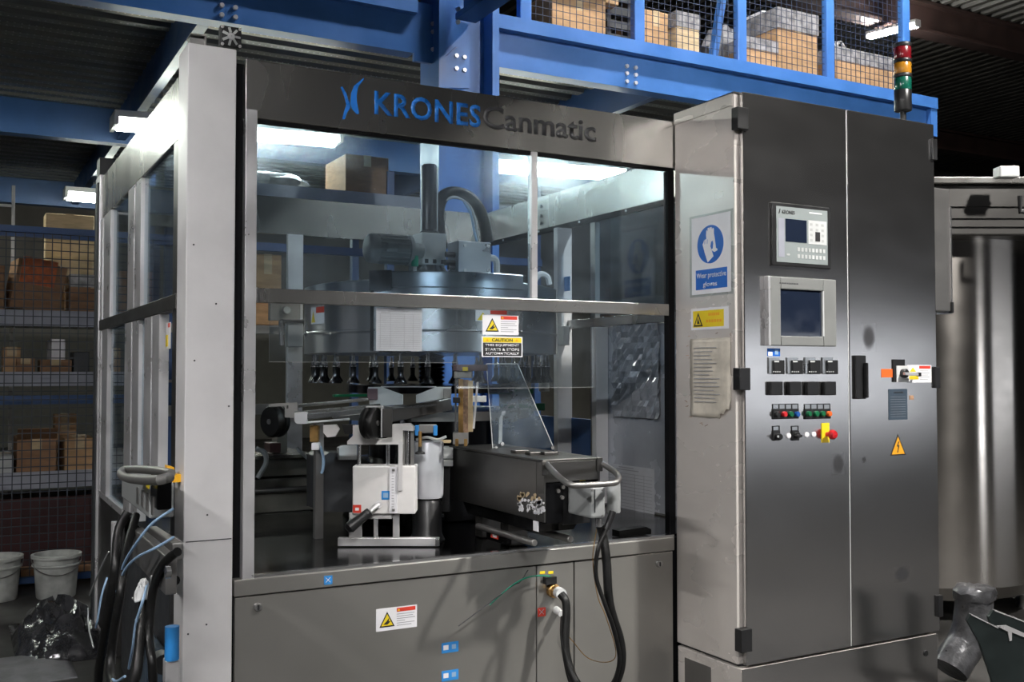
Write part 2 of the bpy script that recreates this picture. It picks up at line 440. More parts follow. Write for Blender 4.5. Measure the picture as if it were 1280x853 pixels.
# ---------------------------------------------------------------- fluorescent lamps
def tube_lamp(name, label, p0, p1, mat, group, r=0.02, twin=False, wide=0.12, top=None, skirt=0.0):
    top = top or (7.27 if p0[2] > 4.2 else (3.97 if p0[1] < 5 else 3.70))
    p0, p1 = Vector(p0), Vector(p1)
    t = thing(name, label, 'lamp', (p0 + p1) / 2, group)
    d = (p1 - p0).normalized(); side = d.cross(Vector((0, 0, 1))).normalized()
    up = Vector((0, 0, 1))
    MB().obox((p0 + p1) / 2 + up * 0.06, (p1 - p0) / 2, side * wide / 2, up * 0.025).build('housing', 'white_paint', t, bevel=0.004)
    if skirt:  # added skirts cut flat light off the rack and upper post
        for s in (-1, 1): MB().obox((p0 + p1) / 2 + side * s * wide / 2 + up * (0.06 - skirt) / 2, (p1 - p0) / 2, side * 0.004, up * (0.06 + skirt) / 2).build('added_skirt', 'white_paint', t)
    for s in ((-1, 1) if twin else (0,)):
        MB().cyl(p0 + d * 0.03 + side * s * wide * 0.28, p1 - d * 0.03 + side * s * wide * 0.28, r, n=8).build('tube', mat, t)
    for k in (0.2, 0.8):
        h = p0.lerp(p1, k); MB().cyl(h + up * 0.085, (h.x, h.y, top), 0.005, n=6).build('hanger', 'dull_steel', t)
    for q, e in ((p0, 1), (p1, -1)):
        MB().obox(q + d * e * 0.015 + up * 0.01, d * 0.015, side * wide / 2, up * 0.035).build('end_cap', 'white_paint', t)
    return t
ZL = 3.24
YL1 = onZ(168, 156, ZL).y
tube_lamp('tube_lamp', 'lit tube lamp under the blue deck seen behind the machine\'s far left corner', onY(140, 156, YL1), onY(422, 178, YL1), 'deck_tube', 'tube lamps under the mezzanine', 0.045, wide=0.3)
YL2 = onZ(97, 247, ZL).y
tube_lamp('tube_lamp', 'small far tube lamp above the shelves at the left edge', onY(80, 245, YL2), onY(80, 245, YL2) + Vector((1.5, 0, 0)), 'deck_tube', 'tube lamps under the mezzanine', 0.05, wide=0.3)
YL4 = onZ(690, 213, ZL).y
tube_lamp('tube_lamp', 'bright tube lamp seen through the upper glass right of the blue column', onY(545, 203, YL4), onY(775, 219, YL4), 'deck_tube', 'tube lamps under the mezzanine', 0.06, wide=0.3)
a = onZ(1085, 47, 6.6)
tube_lamp('tube_lamp', 'long lit tube lamp under the hall roof above the wrapped boxes', a, onX(1148, 31, a.x * 1.0 + 0.05), 'hall_tube', 'tube lamps under the roof', 0.03, True)
# unseen lamps: some inferred from reflections and shadows, others added for brightness
tube_lamp('tube_lamp', 'tube lamp under the deck beyond the left picture edge', (-1.7, YL1, ZL), (-0.15, YL1, ZL), 'deck_tube', 'tube lamps under the mezzanine', 0.045, wide=0.3)
def flood(name, label, pos, aim, half, added_visor):
    pos, aim = Vector(pos), Vector(aim); ax = (aim - pos).normalized()
    sd_ = ax.cross(Vector((0, 0, 1))).normalized(); u = sd_.cross(ax)
    t = thing(name, label, 'lamp', pos)
    MB().obox(pos - ax * 0.06, sd_ * (half + .02), u * (half + .02), ax * 0.055).build('lamp_body', 'charcoal', t, bevel=0.01)
    MB().obox(pos, sd_ * half, u * half, ax * 0.003).build('lamp_face', 'flood_glow', t)
    MB().obox(pos + u * (half + .015) + ax * added_visor / 2, sd_ * (half + .02), u * 0.003, ax * (added_visor / 2)).build('added_visor', 'black_matte', t)  # added plate that keeps lamp light off the mezzanine beam
    MB().obox(pos - sd_ * (half + .015) + ax * added_visor / 2, sd_ * 0.003, u * (half + .02), ax * (added_visor / 2)).build('added_barn_door', 'black_matte', t)  # added plate that dims the lamp towards the lower left
    MB().cyl(pos - ax * .1, (pos.x - ax.x * .1, pos.y - ax.y * .1, 7.27), 0.012, n=8).build('hanger', 'dull_steel', t)
flood('flood_lamp', 'unseen flood lamp with added light-cutting plates hanging over the aisle in front of the machine', (4.35, -0.3, 5.2), (2.0, 3.3, 1.1), 0.13, 1.25)
tube_lamp('tube_lamp', 'roof tube lamp straight above the blue mezzanine edge', (3.6, 4.7, 6.6), (5.1, 4.7, 6.6), 'hall_tube', 'tube lamps under the roof', 0.03, True, wide=0.2)
tube_lamp('tube_lamp', 'unseen roof tube lamp added to brighten the wrapped cartons', (6.4, 4.7, 6.6), (7.9, 4.7, 6.6), 'hall_tube', 'tube lamps under the roof', 0.03, True, wide=0.2)  # second roof tube, added for more light on the cartons
tube_lamp('tube_lamp', 'unseen added tube lamp under the near deck far to the left of the machine', (-2.6, 1.0, 3.5), (-2.6, 2.5, 3.5), 'hall_tube', 'tube lamps under the mezzanine', 0.027, wide=0.24, skirt=0.02)  # added for more light on faces turned left
tube_lamp('tube_lamp', 'unseen added tube lamp under the near deck left of the viewer', (-1.2, -0.8, 3.5), (0.3, -0.8, 3.5), 'hall_tube', 'tube lamps under the mezzanine', 0.034, wide=0.24, skirt=0.034)  # added to light the corner post and cabinet side

# ================================================================ MEZZANINE
YB = 6.0
mz = thing('mezzanine', 'blue steel mezzanine platform with a ribbed metal floor behind and above the machine', 'mezzanine', (2.9, YB, 0))
ZT, Z2, Z3, Z4 = 3.75, 3.655, 3.525, 3.41
def edge_beam(x0, x1, mat='blue_steel_paint', y=YB):
    b = MB()
    b.prism([(x0, y - 0.06, ZT), (x0, y + 0.10, ZT), (x0, y + 0.10, ZT - 0.012), (x0, y + 0.03, ZT - 0.012), (x0, y + 0.03, Z4),
             (x0, y, Z4), (x0, y, Z2), (x0, y - 0.06, Z2)], (x1 - x0, 0, 0))
    b.box(x0, x1, y + 0.03, y + 0.12, Z4, Z4 + 0.015)
    return b.build('edge_beam', mat, mz)
XC0, XC1 = 2.70, 3.14
edge_beam(-5, XC0 - 0.13); edge_beam(XC1 + 0.0, 7.53)
MB().box(XC0 - 0.13, XC0, YB - 0.0, YB + 0.03, Z4 - 0.05, ZT).build('splice_plate', 'blue_steel_paint', mz)
MB().box(7.45, 7.53, YB - 0.05, YB + 0.02, Z4, ZT).build('end_plate', 'blue_steel_paint', mz)
# H-shaped column, open side to the front
MB().box(XC0, XC0 + 0.05, YB - 0.1, YB + 0.2, 0, 4.6).build('column_flange', 'blue_steel_paint', mz)
MB().box(XC1 - 0.05, XC1, YB - 0.1, YB + 0.2, 0, 4.6).build('column_flange', 'blue_steel_paint', mz)
MB().box(XC0 + 0.05, XC1 - 0.05, YB + 0.03, YB + 0.06, 0, 4.6).build('column_web', 'blue_steel_paint', mz)
MB().box(XC0 - 0.1, XC1 + 0.1, YB - 0.2, YB + 0.3, 0, 0.02).build('column_foot', 'blue_steel_paint', mz)
# gusset with four bolts
MB().prism([onY(549, 110, YB - 0.06), onY(549, 78, YB - 0.06), onY(572, 58, YB - 0.06), onY(587, 58, YB - 0.06), onY(587, 110, YB - 0.06)], (0, 0.03, 0)).build('gusset', 'blue_steel_paint', mz)
bolt = MB().cyl((0, 0, 0), (0, -0.016, 0), 0.016, 0.014, 8)
bolt.v = [q + Vector((2.9, YB, 0)) for q in bolt.v]
b0 = None
for (px, py, yy) in ((570,70,-.06),(580,72,-.06),(570,86,-.06),(580,88,-.06),(783,83,0),(794,85,0),(783,92,0),(794,94,0),(783,102,0),(794,104,0),
                     (277,7,0),(294,10,0),(277,19,0),(294,22,0),(572,12,-.06),(572,28,-.06),(541,30,0),(541,40,0),(541,62,0)):
    q = onY(px, py, YB + yy) - Vector((2.9, YB, 0))
    if b0 is None:
        b0 = bolt.build('bolt', 'satin_alu', mz); b0.location = q
    else: dup(b0, q, mz)
# cross beams running away under the deck, and one towards the viewer
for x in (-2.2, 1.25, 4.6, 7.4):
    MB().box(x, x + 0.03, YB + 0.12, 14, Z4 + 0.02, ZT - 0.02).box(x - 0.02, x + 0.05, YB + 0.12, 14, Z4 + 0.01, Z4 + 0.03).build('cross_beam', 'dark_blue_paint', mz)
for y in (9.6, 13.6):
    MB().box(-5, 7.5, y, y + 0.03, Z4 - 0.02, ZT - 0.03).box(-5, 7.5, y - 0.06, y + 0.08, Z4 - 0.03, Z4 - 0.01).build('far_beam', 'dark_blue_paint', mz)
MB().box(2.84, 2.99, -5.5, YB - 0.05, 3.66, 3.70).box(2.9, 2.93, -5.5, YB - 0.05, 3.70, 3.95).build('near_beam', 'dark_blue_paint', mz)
MB().box(-5, 2.95, -5.5, YB - 0.3, 3.97, 4.02).build('near_deck', 'deck_zinc', mz)
# ribbed deck boards seen from below, one trapezoid rib each
npl = 40
for i in range(npl):
    y = YB + 0.1 + i * 0.2
    b = MB()
    pr = [(y, ZT), (y + 0.03, ZT - 0.055), (y + 0.12, ZT - 0.055), (y + 0.15, ZT), (y + 0.198, ZT), (y + 0.198, ZT + 0.01), (y, ZT + 0.01)]
    b.prism([(-5, yy, zz) for yy, zz in pr], (12.5, 0, 0))
    b.build('deck_plank', 'deck_zinc', mz)

# ---------------------------------------------------------------- mesh fence on the deck edge
fn = thing('mesh_fence', 'blue wire mesh guard fence along the mezzanine edge', 'fence', (5.3, YB + 0.03, ZT))
for px in (655, 797, 925, 1035, 1130):
    q = onY(px, 60, YB + 0.03)
    MB().box(q.x - 0.045, q.x + 0.045, YB + 0.0, YB + 0.06, ZT, 5.2).build('post', 'blue_steel_paint', fn, bevel=0.006)
MB().beam(onY(905, -20, YB + 0.35), onY(890, 80, YB + 0.35), 0.06, 0.05).build('brace', 'blue_steel_paint', fn)
xs0, xs1 = onY(655, 60, YB).x, onY(1130, 60, YB).x
b = MB()
n = int((xs1 - xs0) / 0.055)
for i in range(n + 1):
    x = xs0 + (xs1 - xs0) * i / n
    b.box(x - 0.0017, x + 0.0017, YB + 0.028, YB + 0.032, ZT + 0.03, 5.15)
for k in range(27):
    z = ZT + 0.03 + k * 0.053
    b.box(xs0, xs1, YB + 0.024, YB + 0.028, z - 0.0017, z + 0.0017)
b.build('wire_mesh', 'wire_blue', fn, kind='stuff')

# ================================================================ GOODS
def carton(label, c, sx, sy, sz, rz=0.0, mat='cardboard', group=None, tape=True, flaps=False, name='carton', film=None):
    """cardboard box standing at c (centre of its base)"""
    t = thing(name, label, 'box', c, group)
    t.rotation_euler = (0, 0, rz)
    o = MB().box(-sx/2, sx/2, -sy/2, sy/2, 0, sz).add([], [])
    o.v = [q + Vector(c) for q in o.v]
    o.build('box_body', mat, t, bevel=0.006)
    def loc(mb, nm, mt):
        mb.v = [q + Vector(c) for q in mb.v]; mb.build(nm, mt, t)
    if tape:
        loc(MB().box(-0.03, 0.03, -sy/2 - 0.002, sy/2 + 0.002, sz * 0.72, sz + 0.002), 'packing_tape', 'cardboard_pale')
    loc(MB().box(-sx/2 + 0.004, sx/2 - 0.004, -0.002, 0.002, sz, sz + 0.003), 'lid_seam', 'cardboard_dark')
    if flaps:
        loc(MB().obox((0, -sy/2 - 0.05, sz + 0.03), (sx/2, 0, 0), (0, 0.06, -0.04), (0, 0.0015, 0.002)), 'flap', mat)
    if film:
        loc(MB().box(-sx/2 - 0.006, sx/2 + 0.006, -sy/2 - 0.006, sy/2 + 0.006, sz * 0.74, sz + 0.006), 'plastic_wrap', film)
    return t
def sack(label, c, sx, sy, sz, mat='grey_sack', group=None, seed=1, name='plastic_sack', cat='sack'):
    rnd = random.Random(seed)
    b = MB(); n = 14; k = 8
    vs = []
    for j in range(k + 1):
        a = math.pi * j / k
        for i in range(n):
            t = 2 * math.pi * i / n
            w = 1 + 0.22 * rnd.uniform(-1, 1)
            r = max(0.03, math.sin(a) ** 0.6)
            vs.append((c[0] + sx/2 * r * math.cos(t) * w, c[1] + sy/2 * r * math.sin(t) * w, c[2] + max(0.0, sz * (0.5 - 0.52 * math.cos(a)) * (1 + 0.08 * rnd.uniform(-1, 1)))))
    fs = [(j*n + i, j*n + (i+1) % n, (j+1)*n + (i+1) % n, (j+1)*n + i) for j in range(k) for i in range(n)]
    fs.append(tuple(reversed(range(n)))); fs.append(tuple(k*n + i for i in range(n)))
    b.add(vs, fs, 0, True)
    t = thing(name, label, cat, c, group)
    b.build('sack_body', mat, t)
    d = MB().tube([(c[0] - sx*0.1, c[1] - sy*0.1, c[2] + sz*0.98), (c[0], c[1] - sy*0.12, c[2] + sz*1.07), (c[0] + sx*0.14, c[1] - sy*0.1, c[2] + sz*1.0)], 0.018, 6)
    d.build('gathered_neck', mat, t)
    return t
def box_px(label, x0, x1, ytop, Y, Z, sy, **kw):
    a, b = onY(x0, ytop, Y), onY(x1, ytop, Y)
    zt = (onY((x0 + x1) / 2, ytop, Y)).z
    return carton(label, ((a.x + b.x) / 2, Y + sy / 2, Z), b.x - a.x, sy, max(0.06, zt - Z), **kw)
# upper floor
ZU = ZT + 0.012
G = 'cartons on the mezzanine'
box_px('tall open-flapped carton behind the mesh, nearest the blue column', 690, 757, -6, 6.35, ZU, 0.45, flaps=True, group=G)
carton('second carton stacked on the tall one nearest the blue column', (onY(722, 0, 6.6).x, 6.6, onY(722, -6, 6.35).z + 0.01), 0.5, 0.4, 0.4, group=G)
box_px('narrow brown carton with white label between two fence posts', 806, 835, 14, 6.4, ZU, 0.4, group=G)
box_px('pale carton with silver tape beside the narrow brown carton', 845, 874, 17, 6.35, ZU, 0.4, mat='cardboard_pale', film='film_wrap', group=G)
box_px('low carton wrapped in clear film left of the tall wrapped carton', 933, 972, 50, 6.3, ZU, 0.3, film='film_wrap', group=G)
box_px('tall carton wrapped in clear film beside a fence post', 972, 1022, 15, 6.32, ZU, 0.45, film='film_wrap', group=G)
q = onY(972, 13, 7.5)
carton('white carton with a red mark resting behind the tall wrapped carton', (q.x, 7.65, ZU), 0.45, 0.35, 1.15, mat='sign_white', group=G)
box_px('wide carton wrapped in clear film at the right end of the mezzanine', 1044, 1118, 66, 6.35, ZU, 0.6, film='film_wrap', group=G)
q = onY(903, 60, 6.72); sack('grey plastic sack behind the mesh left of the wrapped cartons', (q.x, 6.72, ZU), 0.42, 0.3, 0.52, 'grey_sack', seed=3)
q = onY(950, 40, 7.1); sack('black plastic sack leaning behind the low wrapped carton', (q.x, 7.15, ZU), 0.6, 0.4, 0.80, 'black_sack', seed=5)
q = onY(1046, 50, 7.3); sack('crumpled clear film bundle behind the wide wrapped carton', (q.x, 7.3, ZU), 0.6, 0.3, 0.84, 'film_wrap', seed=9, name='film_bundle', cat='bundle')
# slatted crate
a, c = onY(759, 30, 6.5), onY(794, 30, 6.5)
t = thing('slatted_crate', 'dark slatted crate between the tall carton and a fence post', 'crate', (a.x, 6.5, ZU))
for k in range(7): MB().box(a.x, c.x, 6.5, 6.52, ZU + 0.06 + k * 0.11, ZU + 0.12 + k * 0.11).build('slat', 'charcoal', t)
for x in (a.x, c.x - 0.05): MB().box(x, x + 0.05, 6.52, 6.6, ZU, ZU + 0.86).build('post', 'charcoal', t)

# ---------------------------------------------------------------- racking at the far left
YR = 7.5
rk = thing('pallet_rack', 'tall storage rack with grey fronted shelves at the far left', 'rack', (0.2, YR, 0))
XR0, XR1 = -1.2, 4.4
lv = [(onY(50, 408, YR).z, onY(50, 388, YR).z), (onY(50, 483, YR).z, onY(50, 465, YR).z), (onY(50, 611, YR).z, onY(50, 590, YR).z)]
for k, (z0, z1) in enumerate(lv):
    MB().box(XR0, 1.30, YR, YR + 0.03, z0, z1).build('shelf_front', 'shelf_grey', rk)
    MB().box(XR0, 1.36 if k else XR1, YR + 0.03, YR + 0.9, z0 + 0.02, z0 + 0.04).build('shelf_board', 'dull_steel', rk)
for py in (292, 500): 
    z = onY(50, py, YR).z
    MB().box(XR0, XR1 if py < 400 else 1.36, YR - 0.02, YR + 0.03, z - 0.03, z + 0.03).build('rail', 'dark_blue_paint', rk)
ZTOP = onY(450, 240, YR).z
MB().box(1.42, XR1, YR, YR + 0.04, ZTOP - 0.11, ZTOP).build('shelf_front', 'shelf_grey', rk)
MB().box(1.42, XR1, YR + 0.04, YR + 0.9, ZTOP - 0.03, ZTOP - 0.004).build('shelf_board', 'dull_steel', rk)
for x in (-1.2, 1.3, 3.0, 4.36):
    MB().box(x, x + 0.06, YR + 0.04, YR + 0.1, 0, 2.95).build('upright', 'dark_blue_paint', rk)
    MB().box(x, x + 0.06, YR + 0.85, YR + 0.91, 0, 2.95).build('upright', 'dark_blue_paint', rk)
def rack_box(label, x0, x1, y0, y1, sy=0.5, back=0.06, **kw):
    """carton given by its front rectangle"""
    Y = YR + back
    a, b = onY(x0, (y0 + y1) / 2, Y), onY(x1, (y0 + y1) / 2, Y)
    zt, zb = onY((x0 + x1) / 2, y0, Y).z, onY((x0 + x1) / 2, y1, Y).z
    return carton(label, ((a.x + b.x) / 2, Y + sy / 2, zb), b.x - a.x, sy, zt - zb, **kw)
G = 'cartons on the left rack'
ZB = [z0 + 0.045 for z0, z1 in lv]
def on_shelf(label, k, x0, x1, ytop, sy=0.45, back=0.06, **kw):
    Y = YR + back
    a, b = onY(x0, ytop, Y), onY(x1, ytop, Y)
    zb = ZTOP - 0.003 if k < 0 else (0.0 if k > 2 else ZB[k])
    return carton(label, ((a.x + b.x) / 2, Y + sy / 2, zb), b.x - a.x, sy, max(0.08, onY((x0 + x1) / 2, ytop, Y).z - zb), **kw)
on_shelf('pale tall carton on the upper grey shelf near the corner post', 0, 57, 118, 268, mat='cardboard_pale', back=0.66, sy=0.2, group=G)
on_shelf('low pale carton in front of the tall pale one', 0, 48, 100, 325, mat='cardboard_pale', back=0.5, sy=0.14, group=G)
t = on_shelf('brown carton with an orange label tilted on the upper grey shelf', 0, 8, 72, 338, mat='cardboard_dark', back=0.1, sy=0.3, group=G)
t.location.z += 0.06
t.rotation_euler = (0, 0.16, 0.12)
q = onY(26, 345, YR)
ZQ = t.location.z
MB().box(t.location.x - 0.13, t.location.x + 0.09, t.location.y - 0.157, t.location.y - 0.150, ZQ + 0.18, ZQ + 0.36).build('orange_label', 'orange_bag', t)
on_shelf('brown carton cut by the left picture edge on the upper grey shelf', 0, -40, 6, 330, mat='cardboard_dark', back=0.1, group=G)
on_shelf('wrapped brown carton on the upper grey shelf beside the corner post', 0, 88, 150, 345, mat='cardboard_dark', back=0.08, film='film_wrap', group=G)
on_shelf('small pale carton on the middle shelf at the left', 1, 4, 26, 434, mat='cardboard', sy=0.25, group=G)
on_shelf('small brown carton on the middle shelf', 1, 20, 44, 448, mat='cardboard_dark', sy=0.2, back=0.04, group=G)
on_shelf('white paper box on the middle shelf', 1, 63, 82, 424, mat='sign_white', sy=0.3, back=0.2, tape=False, group=G)
on_shelf('long low brown carton on the middle shelf', 1, 50, 90, 450, mat='cardboard_dark', sy=0.25, group=G)
on_shelf('grey crate on the middle shelf beside the corner post', 1, 92, 112, 440, mat='charcoal', sy=0.3, tape=False, group=G)
on_shelf('brown carton with a pale top flap on the lower shelf', 2, 21, 71, 548, mat='cardboard_dark', sy=0.45, flaps=True, group=G)
on_shelf('orange-brown carton on the lower shelf beside the corner post', 2, 81, 118, 548, mat='cardboard', group=G)
on_shelf('grey plastic box at the left end of the lower shelf', 2, -12, 17, 570, mat='grey_paint', tape=False, group=G)
q = onY(82, 530, YR + 0.3); 
t = on_shelf('tan carton leaning at the back of the lower shelf', 2, 68, 96, 518, mat='cardboard', back=0.5, sy=0.12, group=G)
on_shelf('dark red crate on the floor under the lower shelf', 3, -30, 130, 622, mat='dark_red', back=0.15, tape=False, group=G)
on_shelf('open brown carton on top of the rack behind the upper glass', -1, 432, 486, 195, mat='cardboard_dark', sy=0.5, back=0.06, group=G)
on_shelf('low brown carton seen through the glass beside the interior post', 0, 318, 352, 318, mat='cardboard', group=G)
q = onY(352, 225, YR); sack('clear film heap on top of the rack behind the glass', (q.x, YR + 0.3, ZTOP), 0.55, 0.4, 0.14, 'film_wrap', seed=12, name='film_heap', cat='film')

# pole and mesh screen before the rack
t = thing('mesh_screen', 'dark wire mesh screen standing before the left rack', 'screen', (0.3, 7.0, 0))
sx0, sx1 = -1.0, 1.15
za, zb = onY(50, 720, 7.0).z, onY(50, 292, 7.0).z
b = MB(); n = int((sx1 - sx0) / 0.052)
for i in range(n + 1):
    x = sx0 + (sx1 - sx0) * i / n; b.box(x - 0.003, x + 0.003, 6.996, 7.0, za, zb)
n = int((zb - za) / 0.052)
for i in range(n + 1):
    z = za + (zb - za) * i / n; b.box(sx0, sx1, 7.0, 7.004, z - 0.003, z + 0.003)
b.build('wire_mesh', 'wire_dark', t, kind='stuff')
MB().box(sx0, sx1, 6.98, 7.02, zb, zb + 0.04).build('top_rail', 'dark_blue_paint', t)
MB().box(sx0, sx1, 6.98, 7.02, max(0.02, za - 0.04), za).build('bottom_rail', 'dark_blue_paint', t)
for x in (sx0, sx1): MB().box(x - 0.02, x + 0.02, 6.98, 7.02, 0, zb + 0.04).build('post', 'dark_blue_paint', t)
q = onY(16, 300, 8.6)
t = thing('steel_pole', 'slim grey pole with a bracket at the left picture edge', 'pole', (q.x, 8.6, 0))
MB().box(q.x - 0.012, q.x + 0.012, 8.59, 8.615, 0, onY(16, 232, 8.6).z).build('shaft', 'dull_steel', t)
MB().box(q.x - 0.4, q.x, 8.59, 8.61, onY(16, 256, 8.6).z - 0.02, onY(16, 256, 8.6).z).build('bracket', 'dull_steel', t)

# buckets
def bucket(label, q):
    t = thing('bucket', label, 'bucket', q, 'white buckets')
    c = (q[0], q[1], 0)
    MB().lathe([(0.001, 0.0), (0.105, 0.0), (0.11, 0.006), (0.128, 0.245), (0.124, 0.245), (0.108, 0.012), (0.001, 0.012)], c, 28).build('pail', 'bucket_white', t)
    MB().lathe([(0.128, 0.19), (0.136, 0.192), (0.136, 0.2), (0.129, 0.203)], c, 28).build('rib', 'bucket_white', t)
    MB().lathe([(0.124, 0.24), (0.140, 0.238), (0.141, 0.256), (0.124, 0.258), (0.124, 0.24)], c, 28).build('rim', 'bucket_white', t)
    MB().lathe([(0.0001, 0.215), (0.06, 0.225), (0.124, 0.21)], c, 20).build('contents', 'charcoal', t)
    pts = [(c[0] + 0.138 * math.cos(a), c[1] - 0.138 * abs(math.sin(a)) * 0.9 - 0.002, 0.235 - 0.09 * abs(math.sin(a))) for a in [math.pi * i / 10 for i in range(11)]]
    MB().tube(pts, 0.003, 6, sub=2).build('wire_handle', 'dull_steel', t)
q = onZ(70, 746, 0); bucket('white paint-stained bucket on the floor beside the plastic film', (q.x, q.y, 0))
q = onZ(-4, 750, 0); bucket('white bucket cut by the left picture edge', (q.x, q.y, 0))
# plastic film heap on the floor
rnd = random.Random(4)
def heap(label, c, sx, sy, sz, mat, seed, name, cat):
    rnd = random.Random(seed); b = MB(); n = 16; vs = []
    for j in range(n + 1):
        for i in range(n + 1):
            u, v = i / n * 2 - 1, j / n * 2 - 1
            e = max(0, 1 - (u*u + v*v)) ** 0.7
            vs.append((c[0] + u * sx / 2, c[1] + v * sy / 2, c[2] + 0.004 + sz * e * (0.55 + 0.45 * rnd.random())))
    b.add(vs, [(j*(n+1)+i, j*(n+1)+i+1, (j+1)*(n+1)+i+1, (j+1)*(n+1)+i) for j in range(n) for i in range(n)], 0, True)
    o = b.build(name, mat, loc=c, label=label, cat=cat)
    m = o.modifiers.new('thick', 'SOLIDIFY'); m.thickness = 0.004
    return o
q = onZ(88, 815, 0); heap('crumpled clear plastic film lying on the floor by the corner post', (q.x - 0.03, q.y + 0.25, 0), 0.42, 0.9, 0.22, 'clear_film', 4, 'plastic_film', 'film')
q = onZ(30, 838, 0); heap('flat dark sheet of plastic on the floor at lower left', (q.x - 0.05, q.y, 0), 0.5, 0.5, 0.03, 'grey_sack', 8, 'plastic_sheet', 'sheet')
# timber and pipe on the floor under the rack
a, c = onZ(10, 730, 0.05), onZ(60, 727, 0.05)
t = MB().box(a.x - 0.5, c.x + 0.6, 7.12, 7.22, 0, 0.1).build('timber_baulk', 'cardboard_dark', bevel=0.01, label='timber baulk lying on the floor behind the buckets', cat='timber')

# ================================================================ MACHINE ENCLOSURE
YM, XS, XE, YE = 3.29, 0.63, 2.90, 5.60
en = thing('machine_enclosure', 'stainless and glass enclosure of the canning machine with blue lettered header', 'machine', (1.76, 4.4, 0))
def E_(mb, name, mat, bevel=0.0, parent=None, **k): return mb.build(name, mat, parent or en, bevel=bevel, **k)
# corner post
post = E_(MB().box(0.627, 0.779, YM - 0.02, YM + 0.13, 0, 2.389), 'corner_post', 'post_alu', 0.003)
for px, py in ((242, 306), (243, 451), (270, 380), (286, 508), (259, 644), (258, 781), (235, 793)):
    q = onY(px, py, YM - 0.02)
    E_(MB().cyl(q, q + Vector((0, -0.002, 0)), 0.003, n=8), 'paint_chip', 'charcoal', parent=post)
E_(MB().box(0.634, 0.70, YM - 0.0215, YM - 0.02, 0.815, 0.818).box(0.70, 0.775, YM - 0.0215, YM - 0.02, 0.815, 0.818), 'seam', 'charcoal', parent=post)
# small fan and bracket on the corner post
q = onY(288, 47, YM - 0.0)
fan = E_(MB().box(q.x - 0.034, q.x + 0.034, YM - 0.01, YM + 0.02, q.z - 0.034, q.z + 0.034), 'cooling_fan', 'black_plastic', 0.004)
E_(MB().lathe([(0.001, 0), (0.010, 0), (0.012, 0.006)], (q.x, YM - 0.018, q.z), 14, axis='Y'), 'hub', 'satin_alu', parent=fan)
for k in range(7):
    a = 2 * math.pi * k / 7
    E_(MB().obox((q.x + 0.021 * math.cos(a), YM - 0.013, q.z + 0.021 * math.sin(a)), (0.009 * math.cos(a), 0.002, 0.009 * math.sin(a)), (-0.004 * math.sin(a), 0.001, 0.004 * math.cos(a)), (0, 0.0008, 0)), 'blade', 'grey_paint', parent=fan)
for sx in (-1, 1):
    for sz in (-1, 1): E_(MB().cyl((q.x + sx * 0.028, YM - 0.01, q.z + sz * 0.028), (q.x + sx * 0.028, YM - 0.015, q.z + sz * 0.028), 0.005, n=8), 'screw', 'satin_alu', parent=fan)
q = onY(247, 55, YM + 0.1)
E_(MB().box(q.x - 0.028, q.x + 0.02, YM + 0.08, YM + 0.12, 2.389, 2.44).box(q.x + 0.016, q.x + 0.02, YM + 0.06, YM + 0.13, 2.389, 2.447).box(q.x - 0.03, q.x + 0.02, YM + 0.06, YM + 0.13, 2.443, 2.447), 'angle_bracket', 'dull_steel')
# dark sealing strip beside the post
E_(MB().box(0.779, 0.815, YM + 0.03, YM + 0.10, 0.0, 2.36), 'sealing_strip', 'black_matte', 0.002)
# headers
hz0, hz1 = 2.178, 2.371
hd = E_(MB().box(0.813, XE, YM, YM + 0.035, hz0, hz1), 'front_header', 'machine_steel', 0.003)
E_(MB().box(XS, XS + 0.035, YM + 0.13, YE, 2.115, 2.325), 'side_header', 'machine_steel', 0.003)
E_(MB().box(XS, XE, YE - 0.035, YE, 2.115, 2.325), 'rear_header', 'machine_steel', 0.003)
E_(MB().box(XE - 0.035, XE, YM + 0.036, YE - 0.036, 2.14, 2.33), 'right_header', 'machine_steel', 0.003)
E_(MB().box(XE - 0.06, XE - 0.036, YM + 0.04, YE - 0.04, 2.115, 2.14), 'window_channel', 'black_matte')
for k in range(5):
    q = (XE - 0.062, 3.6 + k * 0.42, 2.128); E_(MB().cyl(q, (q[0] - 0.004, q[1], q[2]), 0.006, n=8), 'screw', 'satin_alu')
for py in (258, 270, 279):
    q = onX(676, py, XE - 0.036); E_(MB().cyl(q, q + Vector((-0.008, 0, 0)), 0.012, 0.01, n=10), 'bolt_head', 'bright_steel')
# lettering on the header
yl = YM - 0.0016
def hx(px, py): return onY(px, py, yl)
k0, k1 = hx(468, 144), hx(601, 159)
zb = (k0.z + k1.z) / 2; zt = (hx(468, 115.5).z + hx(601, 129.5).z) / 2
lettering('blue_lettering', 'KRONES', (k0.x, yl, zb), (k1.x, yl, zb), (k0.x, yl, zt), 'logo_blue', hd, bold=0.022, label='blue company lettering', space=1.06)
c1 = hx(745, 178); c0x = hx(604, 160).x
zb2 = c1.z; zt2 = hx(640, 136).z
lettering('grey_lettering', 'Canmatic', (c0x, yl, zb2), (c1.x, yl, zb2), (c0x, yl, zt2), 'letter_grey', hd, bold=0.022, label='dark grey model lettering')
def strokes(name, polys, mat, parent):
    for pl in polys: MB().prism([hx(*p) for p in pl], (0, 0.0015, 0)).build(name, mat, parent)
strokes('logo_stroke', [[(426,109),(428,108),(433,117),(435,124),(438,130),(438,135),(434,141),(431,149),(428,149),(430,140),(433,131),(431,122)],
                        [(443,107),(455,97),(455,99),(448,108),(446,118),(446,127),(449,142),(446,143),(440,136),(438,128),(439,116)]], 'logo_blue', hd)
